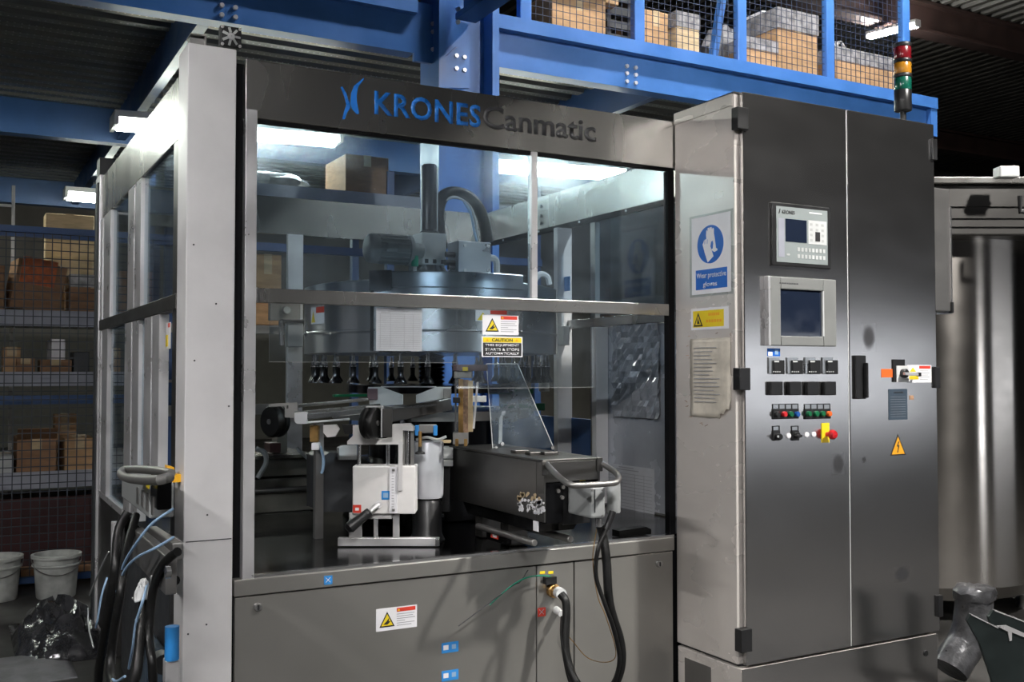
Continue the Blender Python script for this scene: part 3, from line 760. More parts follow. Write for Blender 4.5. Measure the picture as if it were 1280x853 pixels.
# front frame
E_(MB().box(0.814, 0.852, YM - 0.006, YM + 0.03, 0.672, 2.205), 'door_stile', 'satin_alu', 0.002)
E_(MB().box(0.852, 2.526, YM - 0.008, YM + 0.025, 1.574, 1.621), 'middle_rail', 'machine_steel', 0.002)
E_(MB().box(0.853, 0.858, YM - 0.012, YM + 0.0, 1.574, 1.622), 'rail_end_cap', 'bright_steel')
E_(MB().box(1.886, 1.912, YM - 0.006, YM + 0.025, 1.622, 2.177), 'mullion', 'satin_alu', 0.002)
E_(MB().box(0.852, 2.56, YM + 0.002, YM + 0.02, 2.165, 2.177), 'top_glazing_channel', 'black_matte')
E_(MB().box(2.53, 2.56, YM, YM + 0.03, 0.69, 2.165), 'dark_gap_strip', 'black_matte')  # black strip painted in for the dark gap beside the cabinet
for x0, x1 in ((0.853, 1.885), (1.913, 2.53)):
    E_(MB().box(x0, x1, YM + 0.008, YM + 0.013, 1.622, 2.165), 'upper_window', 'window_glass')
xs_ = onY(572, 450, YM).x
E_(MB().box(0.90, xs_, YM + 0.008, YM + 0.013, onY(460, 453, YM).z, 1.573), 'lower_window', 'clear_acrylic')
E_(MB().box(xs_ + 0.005, onY(745, 485, YM).x, YM + 0.014, YM + 0.019, onY(670, 485, YM).z, 1.573), 'lower_window', 'clear_acrylic')
for x0, x1, z, y in ((0.90, xs_, onY(460, 453, YM).z, YM + 0.008), (xs_ + 0.005, onY(745, 485, YM).x, onY(670, 485, YM).z, YM + 0.014)):
    E_(MB().box(x0, x1, y - 0.0005, y + 0.0055, z - 0.001, z + 0.0005), 'pane_edge', 'bezel_grey')
# base cabinet below the deck
E_(MB().box(0.787, 2.545, YM - 0.012, YM + 0.03, 0.628, 0.681), 'front_sill', 'panel_steel', 0.003)
E_(MB().box(0.82, 2.55, YM - 0.004, YM + 0.02, 0.681, 0.69), 'sill_lip', 'bright_steel')
def gx(px): return onY(px, 760, YM).x
for x0, x1 in ((0.792, gx(670) - 0.002), (gx(670) + 0.002, gx(717) - 0.003), (gx(717) + 0.003, 2.542)):
    E_(MB().box(x0, x1, YM - 0.004, YM + 0.02, 0.03, 0.623), 'base_panel', 'panel_steel', 0.002)
E_(MB().box(0.785, 2.88, YM + 0.021, YM + 0.06, 0.0, 0.672), 'base_frame', 'black_matte')
E_(MB().box(0.70, 2.88, YM + 0.061, YE - 0.04, 0.60, 0.68), 'machine_deck', 'black_steel', 0.002)
E_(MB().box(0.75, 2.85, YM + 0.1, YE - 0.1, 0.0, 0.599), 'base_carcass', 'charcoal')
for px, py in ((322, 759), (823, 705)):
    q = onY(px, py, YM - 0.004)
    k = E_(MB().lathe([(0.001, -0.012), (0.011, -0.012), (0.0145, -0.004), (0.0145, 0)], q, 16, axis='Y'), 'quarter_turn_lock', 'bright_steel')
    E_(MB().box(q.x - 0.003, q.x + 0.003, q.y - 0.0135, q.y - 0.012, q.z - 0.008, q.z + 0.008), 'slot', 'ink', parent=k)
# ---- left side, glazed
def side_stile(p0, p1, z0, z1):
    a, b = onX(p0, 400, XS).y, onX(p1, 400, XS).y
    E_(MB().box(XS - 0.004, XS + 0.03, min(a, b), max(a, b), z0, z1), 'side_stile', 'satin_alu', 0.002)
for p0, p1 in ((122, 128), (130, 138), (160, 167.5), (168.5, 176)): side_stile(p0, p1, 1.605, 2.112)
for p0, p1 in ((122, 127), (129, 135.5), (157.5, 165.5), (167, 175)): side_stile(p0, p1, 0.76, 1.552)
for p0, p1 in ((182, 190.5), (192, 200.5)): side_stile(p0, p1, 0.86, 1.552)
E_(MB().box(XS - 0.008, XS + 0.03, YM + 0.13, YE, 1.553, 1.603), 'side_rail', 'gunmetal', 0.002)
E_(MB().box(XS - 0.002, XS + 0.03, YM + 0.13, YM + 0.21, 0.0, 2.114), 'side_jamb', 'gunmetal', 0.002)
E_(MB().box(XS - 0.012, XS + 0.05, 5.44, 5.60, 0.0, 2.34), 'rear_post', 'satin_alu', 0.004)
E_(MB().box(XS - 0.02, XS - 0.013, 5.45, 5.54, 0.0, 2.3), 'post_seal', 'charcoal')
q = onX(122, 228, XS); E_(MB().box(XS - 0.01, XS + 0.05, 5.46, 5.58, 2.34, 2.43), 'rear_lamp_bracket', 'charcoal')
for y0, y1, z0, z1 in ((YM + 0.21, 4.19, 1.603, 2.115), (4.54, 5.1, 1.603, 2.115), (4.54, 5.1, 0.75, 1.553), (YM + 0.5, 4.19, 0.85, 1.553)):
    E_(MB().box(XS + 0.01, XS + 0.015, y0, y1, z0, z1), 'side_window', 'window_glass')
E_(MB().box(XS - 0.004, XS + 0.03, 4.6, YE - 0.16, 0.73, 0.76), 'side_sill', 'satin_alu', 0.002)
E_(MB().box(XS, XS + 0.03, 4.75, YE - 0.16, 0.10, 0.729), 'side_base_panel', 'gunmetal', 0.002)
q = onX(206, 424, XS - 0.003)
st = E_(MB().box(XS - 0.006, XS - 0.004, YM + 0.22, YM + 0.30, onX(206, 437, XS).z, onX(206, 405, XS).z), 'side_sticker', 'sign_white')
E_(MB().box(XS - 0.0075, XS - 0.006, YM + 0.225, YM + 0.255, onX(206, 411, XS).z, onX(206, 406, XS).z), 'red_field', 'sign_red', parent=st)
E_(MB().box(XS - 0.0075, XS - 0.006, YM + 0.26, YM + 0.296, onX(206, 434, XS).z, onX(206, 420, XS).z), 'yellow_field', 'sign_yellow', parent=st)
# ---- rear and right frame members seen through the glass
def rear_bar(p0, p1, z0, z1, mat='satin_alu'):
    E_(MB().box(onY(p0, 400, YE - 0.06).x, onY(p1, 400, YE - 0.06).x, YE - 0.07, YE - 0.036, z0, z1), 'rear_stile', mat, 0.002)
rear_bar(359, 378, 0.7, 2.115)
E_(MB().box(XS + 0.06, XE - 0.06, YE - 0.07, YE - 0.04, 1.555, 1.6), 'rear_rail', 'dull_steel')
def right_bar(p0, p1, z0, z1, mat='post_alu', x=XE - 0.05):
    a, b = onX(p0, 400, x).y, onX(p1, 400, x).y
    return E_(MB().box(x, x + 0.03, min(a, b), max(a, b), z0, z1), 'right_stile', mat, 0.002)
def front_bar(p0, p1, z0, z1, mat='post_alu', x=XE - 0.07):
    y = onX((p0 + p1) / 2, 400, x).y
    return E_(MB().box(onY(p0, 400, y).x, onY(p1, 400, y).x, y, y + 0.04, z0, z1), 'right_stile', mat, 0.002)
front_bar(697, 715, 0.69, 2.113)
right_bar(738, 744, 0.69, 2.113, 'dull_steel'); 
front_bar(745, 760, 0.69, 1.57)
E_(MB().box(XE - 0.055, XE - 0.03, YM + 0.04, YE - 0.07, 1.575, 1.62), 'right_rail', 'machine_steel', 0.002)
ya, yb_ = onX(762, 500, XE).y, YM + 0.04
pn = E_(MB().box(XE - 0.03, XE - 0.015, yb_, ya, 0.69, 1.574), 'right_panel', 'sheet_alu', 0.002)
E_(MB().box(XE - 0.03, XE - 0.015, ya + 0.02, YE - 0.1, 0.69, 1.1), 'right_panel', 'dark_blue_paint')
for (y0, y1, z0, z1) in ((yb_, 4.4, 1.63, 2.13),):
    E_(MB().box(XE - 0.025, XE - 0.02, y0, y1, z0, z1), 'right_window', 'window_glass')
# door switches on the right stile
q = onX(706, 420, XE - 0.07)
E_(MB().box(XE - 0.11, XE - 0.07, q.y - 0.05, q.y + 0.05, onX(706, 432, XE - .07).z, onX(706, 408, XE - .07).z), 'door_switch', 'light_grey', 0.004)
q = onX(691, 420, XE - 0.07)
E_(MB().box(XE - 0.10, XE - 0.07, q.y - 0.04, q.y + 0.03, onX(691, 431, XE - .07).z, onX(691, 407, XE - .07).z), 'door_switch', 'sign_white', 0.004)
q = onX(709, 355, XE - 0.071)
E_(MB().box(XE - 0.073, XE - 0.071, q.y - 0.03, q.y + 0.03, onX(709, 364, XE - .07).z, onX(709, 346, XE - .07).z), 'blue_sticker', 'sticker_blue')
# interlock bolt on the rear stile
q = onY(357, 388, YE - 0.12)
il = E_(MB().box(onY(337, 388, YE - .1).x, onY(375, 388, YE - .1).x, YE - 0.11, YE - 0.07, onY(350, 401, YE - .1).z, onY(350, 379, YE - .1).z), 'interlock_plate', 'dull_steel', 0.003)
E_(MB().cyl(q, q + Vector((0, -0.03, 0)), 0.024, 0.02, 16), 'knob', 'bright_steel', parent=il)
E_(MB().tube([onY(352, 432, YE - .14), onY(351, 404, YE - .14), onY(355, 402, YE - .14), onY(380, 402, YE - .14)], 0.012, 8, sub=4), 'lever', 'bright_steel', parent=il)
E_(MB().box(onY(358, 420, YE - .1).x, onY(377, 420, YE - .1).x, YE - 0.13, YE - 0.07, onY(366, 434, YE - .1).z, onY(366, 403, YE - .1).z), 'lock_body', 'grey_paint', 0.004, parent=il)
# perforated strip at the back
b = MB(); b.box(XS + 0.1, onY(372, 510, YE - .2).x, YE - 0.2, YE - 0.19, onY(345, 518, YE - .2).z, onY(345, 505, YE - .2).z)
E_(b, 'perforated_strip', 'dull_steel')

# ================================================================ STICKERS ON THE MACHINE
def warn_sticker(x0, y0, x1, y1, Yp, parent, name='warning_sticker'):
    a, b = onY(x0, (y0 + y1) / 2, Yp), onY(x1, (y0 + y1) / 2, Yp)
    xc = (x0 + x1) / 2
    zt, zb = onY(xc, y0, Yp).z, onY(xc, y1, Yp).z
    w, h = b.x - a.x, zt - zb
    s = MB().box(a.x, b.x, Yp - 0.001, Yp, zb, zt).build(name, 'sign_white', parent)
    yy = Yp - 0.001
    T = lambda u, v, d=0.0008: Vector((a.x + u * w, yy - d, zb + v * h))
    MB().prism([T(.08, .16), T(.45, .16), T(.265, .84)], (0, 0.0007, 0)).build('triangle_edge', 'ink', s)
    MB().prism([T(.125, .22, .0014), T(.405, .22, .0014), T(.265, .73, .0014)], (0, 0.0006, 0)).build('triangle', 'sign_yellow', s)
    MB().prism([T(.17, .28, .002), T(.27, .27, .002), T(.36, .42, .002), T(.30, .40, .002), T(.31, .56, .002), T(.25, .42, .002)], (0, 0.0006, 0)).build('hand_pictogram', 'ink', s)
    MB().prism([T(.5, .78), T(.96, .78), T(.96, .95), T(.5, .95)], (0, 0.0007, 0)).build('red_band', 'sign_red', s)
    MB().prism([T(.52, .82, .0014), T(.58, .82, .0014), T(.55, .92, .0014)], (0, 0.0005, 0)).build('small_triangle', 'sign_yellow', s)
    for k in range(6):
        MB().prism([T(.5, .66 - k * .1), T(.5 + (.44, .40, .45, .2, .44, .36)[k], .66 - k * .1), T(.5 + (.44, .40, .45, .2, .44, .36)[k], .69 - k * .1), T(.5, .69 - k * .1)], (0, 0.0007, 0)).build('print_line', 'faint_ink', s)
    return s
gl = YM + 0.008
warn_sticker(603, 394, 648, 419, YM + 0.013, en)
warn_sticker(470, 759, 521, 787, YM - 0.0045, en)
# caution plate
Yp = YM + 0.0125
x0, x1 = onY(602, 433, Yp).x, onY(653, 433, Yp).x
zt, zb = onY(628, 421, Yp).z, onY(628, 446.5, Yp).z
w, h = x1 - x0, zt - zb
cs = MB().box(x0, x1, Yp - 0.001, Yp, zb, zt).build('caution_plate', 'sign_white', en)
T = lambda u, v, d=0.0018: Vector((x0 + u * w, Yp - d, zb + v * h))
MB().prism([T(.03, .71), T(.97, .71), T(.97, .95), T(.03, .95)], (0, 0.0007, 0)).build('yellow_band', 'sign_yellow', cs)
MB().prism([T(.03, .05), T(.97, .05), T(.97, .69), T(.03, .69)], (0, 0.0007, 0)).build('black_field', 'ink', cs)
for u in (.13, .85): MB().prism([T(u - .035, .77, .0024), T(u + .035, .77, .0024), T(u, .90, .0024)], (0, 0.0005, 0)).build('small_triangle', 'amber', cs)
lettering('caution_lettering', 'CAUTION', T(.24, .755, .0026), T(.75, .755, .0026), T(.24, .905, .0026), 'ink', cs, bold=0.02)
lettering('caution_lettering', 'THIS EQUIPMENT', T(.08, .50, .0026), T(.91, .50, .0026), T(.08, .63, .0026), 'sign_white', cs, bold=0.02)
lettering('caution_lettering', 'STARTS & STOPS', T(.08, .30, .0026), T(.91, .30, .0026), T(.08, .43, .0026), 'sign_white', cs, bold=0.02)
lettering('caution_lettering', 'AUTOMATICALLY', T(.08, .10, .0026), T(.91, .10, .0026), T(.08, .23, .0026), 'sign_white', cs, bold=0.02)
# small blue and red pictogram stickers
def pict(x0, y0, x1, y1, mat, Yp=YM - 0.0045, parent=None, mark='x'):
    a, b = onY(x0, (y0 + y1) / 2, Yp), onY(x1, (y0 + y1) / 2, Yp)
    zt, zb = onY((x0 + x1) / 2, y0, Yp).z, onY((x0 + x1) / 2, y1, Yp).z
    s = MB().box(a.x, b.x, Yp - 0.0008, Yp, zb, zt).build('pictogram_sticker', mat, parent or en)
    T = lambda u, v: Vector((a.x + u * (b.x - a.x), Yp - 0.0014, zb + v * (zt - zb)))
    if mark == 'x':
        for p, q in (((.2, .25), (.75, .8)), ((.2, .8), (.75, .25))):
            MB().beam(T(*p), T(*q), 0.002, 0.001, up=(0, 1, 0)).build('mark', 'sign_white', s)
    else:
        MB().prism([T(.1, .3), T(.4, .3), T(.4, .75), T(.1, .75)], (0, 0.0005, 0)).build('mark', 'sign_white', s)
        MB().prism([T(.6, .3), T(.85, .3), T(.85, .75), T(.6, .75)], (0, 0.0005, 0)).build('mark', 'pale_blue_tube', s)
    return s
pict(405, 720, 415.5, 731, 'sticker_blue', YM - 0.0125)
pict(552, 803, 573, 816, 'sticker_blue', mark='b'); pict(552, 838, 573, 851, 'sticker_blue', mark='b')
pict(672, 760, 682, 771, 'sign_red')
for px in (678, 688.5):
    a = onY(px, 716, YM - 0.0045)
    MB().box(a.x - 0.011, a.x + 0.011, a.y - 0.0008, a.y, a.z - 0.005, a.z + 0.005).build('yellow_tag', 'sign_yellow', en)
# forms taped to the glass
def form_sheet(name, label, a, b, c, rows, cols, thick):
    a, b, c = Vector(a), Vector(b), Vector(c); n = (b - a).cross(c - a).normalized()
    t = thing(name, label, 'paper', (a + b) / 2, 'forms on the machine')
    MB().prism([a, b, b + c - a, c], -n * thick).build('sheet', 'paper', t)
    T = lambda u, v: a + (b - a) * u + (c - a) * v + n * 0.0006
    for r in range(rows + 1):
        v = 0.05 + 0.80 * r / rows
        MB().prism([T(.04, v), T(.96, v), T(.96, v + .008), T(.04, v + .008)], n * 0.0004).build('ruled_line', 'faint_ink', t)
    for u in cols:
        MB().prism([T(u, .05), T(u + .008, .05), T(u + .008, .85), T(u, .85)], n * 0.0004).build('ruled_line', 'faint_ink', t)
    for k, (u0, u1, v) in enumerate(((.3, .6, .95), (.25, .7, .91), (.1, .3, .88))):
        MB().prism([T(u0, v), T(u1, v), T(u1, v + .018), T(u0, v + .018)], n * 0.0004).build('heading', 'faint_ink', t)
    return t
Yp = YM + 0.0125 + 0.006
A, B = onY(469, 413, Yp).x, onY(526, 413, Yp).x
z1, z0 = onY(498, 385.5, Yp).z, onY(498, 439, Yp).z
form_sheet('paper_form', 'ruled paper form taped inside the glass left of the caution plate', (A, Yp - 0.004 - .006, z0), (B, Yp - 0.004 - .006, z0), (A, Yp - 0.004 - .006, z1), 16, (.08, .3, .6, .8), 0.0008)
Xp = XE - 0.034
A, B = onX(756, 620, Xp).y, onX(818, 620, Xp).y
z1, z0 = onX(790, 583, Xp).z, onX(790, 655, Xp).z
form_sheet('paper_form', 'ruled paper form on the steel panel right of the black infeed box', (Xp, A, z0), (Xp, B, z0), (Xp, A, z1), 14, (.1, .35, .62, .8), 0.0008)
# wrinkled plastic pocket on the right steel panel
A, B = onX(768, 470, Xp).y, onX(826, 470, Xp).y
z1, z0 = onX(795, 400, Xp).z, onX(795, 522, Xp).z
rnd = random.Random(11); b = MB(); n = 17; vs = []
for j in range(n + 1):
    for i in range(n + 1):
        vs.append((Xp - 0.002 - 0.02 * rnd.random(), A + (B - A) * i / n, z0 + (z1 - z0) * j / n))
b.add(vs, [(j*(n+1)+i, j*(n+1)+i+1, (j+1)*(n+1)+i+1, (j+1)*(n+1)+i) for j in range(n) for i in range(n)], 0, False)
o = b.build('plastic_pocket', 'crinkled_film', loc=(Xp, A, z0), label='wrinkled clear plastic pocket taped above the right paper form', cat='pocket')
o.modifiers.new('thick', 'SOLIDIFY').thickness = 0.001

# ================================================================ CAROUSEL INSIDE
CX, CY = 2.0, 4.45
ca = thing('capping_carousel', 'rotating drum with a ring of black capping heads inside the glass enclosure', 'machine part', (CX, CY, 0.68))
def K_(mb, name, mat, bevel=0.0, parent=None): return mb.build(name, mat, parent or ca, bevel=bevel)
K_(MB().lathe([(0.001, 1.74), (0.56, 1.745), (0.60, 1.735), (0.60, 1.53), (0.605, 1.525), (0.605, 1.52), (0.60, 1.515), (0.60, 1.43), (0.55, 1.43), (0.001, 1.45)], (CX, CY, 0), 72), 'drum', 'hood_steel')
def az(px):                      # angle on the drum of radius r for a frame column
    best = None
    for i in range(720):
        t = math.pi + math.pi * i / 720
        p = Vector((CX + 0.62 * math.cos(t), CY + 0.62 * math.sin(t), 1.5)) - _C
        x = 640 + FPX * p.dot(_R) / p.dot(_F)
        if best is None or abs(x - px) < best[0]: best = (abs(x - px), t)
    return best[1]
t0, t1 = az(468), az(652)
K_(MB().lathe([(0.60, 1.765), (0.625, 1.77), (0.63, 1.765), (0.63, 1.705), (0.625, 1.70), (0.625, 1.525), (0.63, 1.52), (0.625, 1.515), (0.625, 1.435), (0.60, 1.435)], (CX, CY, 0), 48, a0=t0, a1=t1), 'access_hood', 'hood_steel')
ta = az(463); 
K_(MB().lathe([(0.60, 1.775), (0.635, 1.775), (0.635, 1.69), (0.60, 1.69)], (CX, CY, 0), 10, a0=az(463), a1=az(491)), 'hood_clamp', 'black_plastic')
K_(MB().lathe([(0.6, 1.70), (0.618, 1.70), (0.618, 1.435), (0.6, 1.435)], (CX, CY, 0), 4, a0=az(462.5), a1=az(467)), 'gap_strip', 'black_plastic')
K_(MB().lathe([(0.60, 1.523), (0.612, 1.52), (0.60, 1.512)], (CX, CY, 0), 24, a0=az(388), a1=az(462)), 'trim_band', 'bright_steel')
# warning stickers on the drum
def drum_sticker(x0, x1, y0, y1, red=True):
    a0, a1 = az(x0), az(x1); r = 0.627 if x0 > 466 and x1 < 655 else 0.602
    zt, zb = onZ, None
    d = ((CX + r * math.cos((a0+a1)/2)) ** 2 + (CY + r * math.sin((a0+a1)/2)) ** 2) ** 0.5
    p = Vector((CX + r * math.cos((a0+a1)/2), CY + r * math.sin((a0+a1)/2), 1.35))
    fd = (p - _C).dot(_F); zz = lambda y: 1.35 + (464 - y) / FPX * fd
    s = K_(MB().lathe([(r, zz(y1)), (r + 0.001, zz(y1)), (r + 0.001, zz(y0)), (r, zz(y0))], (CX, CY, 0), 6, a0=a0, a1=a1), 'warning_sticker', 'sign_white')
    am = a0 + (a1 - a0) * 0.45
    K_(MB().lathe([(r + 0.001, zz(y0 + (y1-y0)*0.35)), (r + 0.0018, zz(y0 + (y1-y0)*0.35)), (r + 0.0018, zz(y0)), (r + 0.001, zz(y0))], (CX, CY, 0), 4, a0=am, a1=a1), 'red_field', 'sign_red', parent=s)
    P = lambda u, v: Vector((CX + (r + 0.0016) * math.cos(a0 + (a1-a0)*u), CY + (r + 0.0016) * math.sin(a0 + (a1-a0)*u), zz(y1 + (y0 - y1) * v)))
    K_(MB().add([P(.05, .1), P(.4, .1), P(.22, .8)], [(0, 1, 2)]), 'triangle', 'sign_yellow', parent=s)
drum_sticker(384, 401, 384, 405); drum_sticker(594, 632, 388, 402)
# capping heads
def head_mesh():
    b = MB()
    b.lathe([(0.001, -0.005), (0.008, -0.005), (0.008, -0.045), (0.001, -0.045)], (0, 0, 0), 8, 0)
    b.lathe([(0.008, -0.035), (0.013, -0.037), (0.013, -0.052), (0.008, -0.054)], (0, 0, 0), 8, 0)
    b.lathe([(0.009, -0.054), (0.0135, -0.056), (0.0125, -0.100), (0.017, -0.110), (0.028, -0.126), (0.029, -0.134), (0.001, -0.134)], (0, 0, 0), 10, 1)
    b.lathe([(0.0165, -0.056), (0.0165, -0.061)], (0, 0, 0), 10, 0)
    return b
nh = 30; first = None
for i in range(nh):
    a = 2 * math.pi * (i + 0.35) / nh
    q = Vector((0.555 * math.cos(a), 0.555 * math.sin(a), 1.43 - 0.68))
    if first is None:
        hb = head_mesh(); hb.v = [v + Vector((CX, CY, 0.68)) for v in hb.v]
        first = K_(hb, 'capping_head', ['bright_steel', 'black_gloss']); first.location = q
    else: dup(first, q, ca)
# centre column with bellows, lower plates
pr = [(0.001, 1.44)]
for k in range(9): pr += [(0.066, 1.42 - k * 0.02), (0.05, 1.41 - k * 0.02)]
pr += [(0.062, 1.24), (0.001, 1.24)]
K_(MB().lathe(pr, (CX, CY, 0), 28), 'bellows', 'black_rubber')
K_(MB().lathe([(0.001, 1.285), (0.40, 1.285), (0.40, 1.25), (0.001, 1.25)], (CX, CY, 0), 48), 'star_plate', 'black_steel')
K_(MB().lathe([(0.001, 1.17), (0.47, 1.17), (0.47, 1.13), (0.001, 1.13)], (CX, CY, 0), 48), 'star_plate', 'dull_steel')
K_(MB().lathe([(0.30, 1.13), (0.30, 0.95), (0.42, 0.93), (0.42, 0.69)], (CX, CY, 0), 40), 'pedestal', 'black_steel')
for px, y0, y1 in ((640, 487, 493), (655, 505, 514), (640, 512, 518)):
    q = onY(px, (y0 + y1) / 2, 4.3)
    K_(MB().box(q.x - 0.12, q.x + 0.12, 4.3, 4.33, onY(px, y1, 4.3).z, onY(px, y0, 4.3).z), 'green_guide', 'green', 0.003)
q0, q1 = onY(418, 495, 4.2), onY(460, 493, 4.2)
K_(MB().box(q0.x, q1.x, 4.2, 4.23, q0.z - 0.006, q0.z + 0.006), 'green_guide', 'green', 0.003)
q = onY(680, 468, 4.6); K_(MB().lathe([(0.001, 0.14), (0.018, 0.13), (0.03, 0.03), (0.028, -0.06), (0.001, -0.06)], (q.x, 4.6, q.z - 0.03), 14), 'funnel', 'light_grey')
# ---- on top of the drum: lifting spindle, gearbox, motor, hose, box
zd = 1.745
def P(px, py, Y): return onY(px, py, Y)
YTOP = 4.30
q = P(536.5, 300, YTOP)
gb = K_(MB().box(q.x - 0.062, q.x + 0.062, YTOP - 0.06, YTOP + 0.06, P(536, 333, YTOP).z, P(536, 293, YTOP).z), 'gearbox', 'light_grey', 0.006)
for s in (-1, 0, 1): K_(MB().box(q.x + s * 0.04 - 0.008, q.x + s * 0.04 + 0.008, YTOP - 0.064, YTOP - 0.06, P(536, 331, YTOP).z, P(536, 326, YTOP).z), 'foot_notch', 'charcoal', parent=gb)
K_(MB().lathe([(0.001, zd), (0.12, zd), (0.12, zd + 0.012), (0.07, P(536, 333, YTOP).z), (0.001, P(536, 333, YTOP).z)], (q.x, YTOP, 0), 24), 'spindle_flange', 'bright_steel')
zs0, zs1 = P(536, 293, YTOP).z, P(536, 206, YTOP).z
K_(MB().lathe([(0.001, zs0), (0.046, zs0), (0.046, zs0 + 0.01), (0.036, zs0 + 0.02), (0.034, zs1 - 0.005), (0.03, zs1), (0.001, zs1)], (q.x, YTOP, 0), 24), 'spindle_tube', 'black_plastic')
for s in (-1, 1): K_(MB().box(q.x + s * 0.040 - 0.002, q.x + s * 0.040 + 0.002, YTOP - 0.004, YTOP + 0.004, zs0, zs1 - 0.01), 'guide_strip', 'satin_alu')
# motor
ym = 4.22
m0, m1 = P(458, 311, ym), P(507, 312, ym); zc = (m0.z + m1.z) / 2; rr = 0.066
mt = K_(MB().lathe([(0.001, 0), (rr * 0.75, 0.0), (rr * 0.93, 0.008), (rr, 0.02), (rr, 0.045), (rr * 0.9, 0.047), (rr * 0.9, m1.x - m0.x)], (m0.x, ym, zc), 24, axis='X'), 'motor', 'motor_grey')
for k in range(18):
    a = 2 * math.pi * k / 18
    K_(MB().obox((m0.x + 0.05 + (m1.x - m0.x - 0.05) / 2, ym + rr * 0.95 * math.cos(a), zc + rr * 0.95 * math.sin(a)), ((m1.x - m0.x - 0.05) / 2, 0, 0), (0, rr * 0.07 * math.cos(a), rr * 0.07 * math.sin(a)), (0, -0.0025 * math.sin(a), 0.0025 * math.cos(a))), 'cooling_fin', 'motor_grey', parent=mt)
K_(MB().box(m0.x + 0.07, m0.x + 0.12, ym - rr * 1.12, ym - rr * 0.9, zc - 0.022, zc + 0.022), 'terminal_box', 'motor_grey', 0.004, parent=mt)
K_(MB().lathe([(rr * 0.9, 0), (rr * 1.05, 0.004), (rr * 1.05, 0.02), (rr * 0.6, 0.03), (rr * 0.5, 0.08), (0.001, 0.08)], (m1.x, ym, zc), 24, axis='X'), 'motor_flange', 'motor_grey', parent=mt)
K_(MB().box(P(514, 330, ym).x, P(519, 330, ym).x, ym - 0.02, ym + 0.03, zd, zc - 0.03), 'motor_bracket', 'grey_paint', parent=mt)
K_(MB().cyl(P(518.5, 320, ym - .04), P(518.5, 333, ym - .04), 0.016, n=12), 'green_plug', 'green_wire', parent=mt)
# junction box
jb = K_(MB().box(P(573, 322, 4.12).x, P(614, 322, 4.12).x, 4.12, 4.24, zd, P(594, 302, 4.12).z), 'junction_box', 'cover_steel', 0.004)
for px, py in ((581, 307), (610, 308), (581, 338), (610, 338)):
    q = P(px, py, 4.12); K_(MB().cyl(q, q + Vector((0, -0.005, 0)), 0.008, n=8), 'screw', 'satin_alu', parent=jb)
for k, (px, py) in enumerate(((557, 318), (556, 328), (560, 334))):
    q = P(px, py, 4.16); K_(MB().cyl(q, P(573, py + 1, 4.16), 0.013, n=8), 'cable_gland', 'black_plastic', parent=jb)
q = P(618, 330, 4.16); K_(MB().tube([P(612, 322, 4.16), P(620, 326, 4.16), P(621, 345, 4.16)], 0.016, 8), 'conduit', 'grey_paint', parent=jb)
# flat arched hose
K_(MB().tube([P(553, 312, 4.35), P(549, 290, 4.35), P(548, 262, 4.35), P(554, 246, 4.35), P(567, 241, 4.37), P(585, 246, 4.39), P(599, 262, 4.4), P(606, 282, 4.4), P(609, 303, 4.4)], 0.030, 12), 'arched_hose', 'black_rubber')
for k, pts in enumerate((((556, 316), (551, 288), (551, 262), (558, 250), (572, 247), (590, 262), (598, 300)), ((580, 252), (588, 266), (593, 290), (596, 302)))):
    K_(MB().tube([P(px, py, 4.33) for px, py in pts], 0.006, 6), 'thin_cable', 'pale_blue_tube' if k else 'grey_paint')
K_(MB().tube([P(667, 352, 4.2), P(675, 343, 4.2), P(684, 346, 4.2), P(687, 356, 4.2)], 0.014, 8), 'thin_cable', 'light_grey')

# ================================================================ PARTS ON THE DECK
Fh = Vector((math.sin(YAW), math.cos(YAW), 0)); Rh = Vector((math.cos(YAW), -math.sin(YAW), 0)); UP = Vector((0, 0, 1))
def onN(x, y, s): d = _ray(x, y); return _C + d * (s / d.dot(Fh))      # upright plane turned to the carousel's infeed angle
def slab(mb, x0, y0, x1, y1, s, depth, m=0):
    """upright block given by its front rectangle on the angled plane"""
    xc, yc = (x0 + x1) / 2, (y0 + y1) / 2
    a, b = onN(x0, yc, s), onN(x1, yc, s); zt, zb = onN(xc, y0, s).z, onN(xc, y1, s).z
    c = (a + b) / 2; c.z = (zt + zb) / 2; c += Fh * depth / 2
    return mb.obox(c, Rh * ((b - a).length / 2), Fh * (depth / 2), UP * ((zt - zb) / 2), m)
DK = 0.681
S0 = (EYE - DK) * FPX / (683 - 464)
ad = thing('height_adjuster', 'white height adjusting block with black crank handle standing on the dark deck', 'machine part', onN(485, 683, S0))
def A_(mb, name, mat, bevel=0.0, parent=None): return mb.build(name, mat, parent or ad, bevel=bevel)
A_(slab(MB(), 422, 673, 549, 683.3, S0, 0.03), 'base_rail', 'satin_alu', 0.002)
A_(slab(MB(), 544, 674, 549.5, 683, S0 - 0.012, 0.012), 'end_bolt', 'bright_steel', 0.002)
A_(slab(MB(), 436, 641, 452, 673, S0 + 0.002, 0.02), 'leg', 'satin_alu', 0.002)
A_(slab(MB(), 467, 648, 472, 673, S0 + 0.002, 0.02), 'leg', 'satin_alu', 0.002)
A_(slab(MB(), 491, 644, 499, 673, S0 + 0.002, 0.02), 'leg', 'satin_alu', 0.002)
A_(slab(MB(), 437, 641.5, 490, 649, S0 - 0.004, 0.03), 'lower_plate', 'white_paint', 0.002)
blk = A_(slab(MB(), 440.5, 583, 519, 643, S0 - 0.02, 0.10), 'adjuster_block', 'white_paint', 0.004)
sc = A_(slab(MB(), 487, 584, 496.5, 642, S0 - 0.024, 0.004), 'scale_strip', 'sign_white', parent=blk)
for k in range(13): A_(slab(MB(), 489.5, 591.5 + k * 3.5, 492.5, 592.2 + k * 3.5, S0 - 0.0248, 0.0006), 'scale_mark', 'faint_ink', parent=blk)
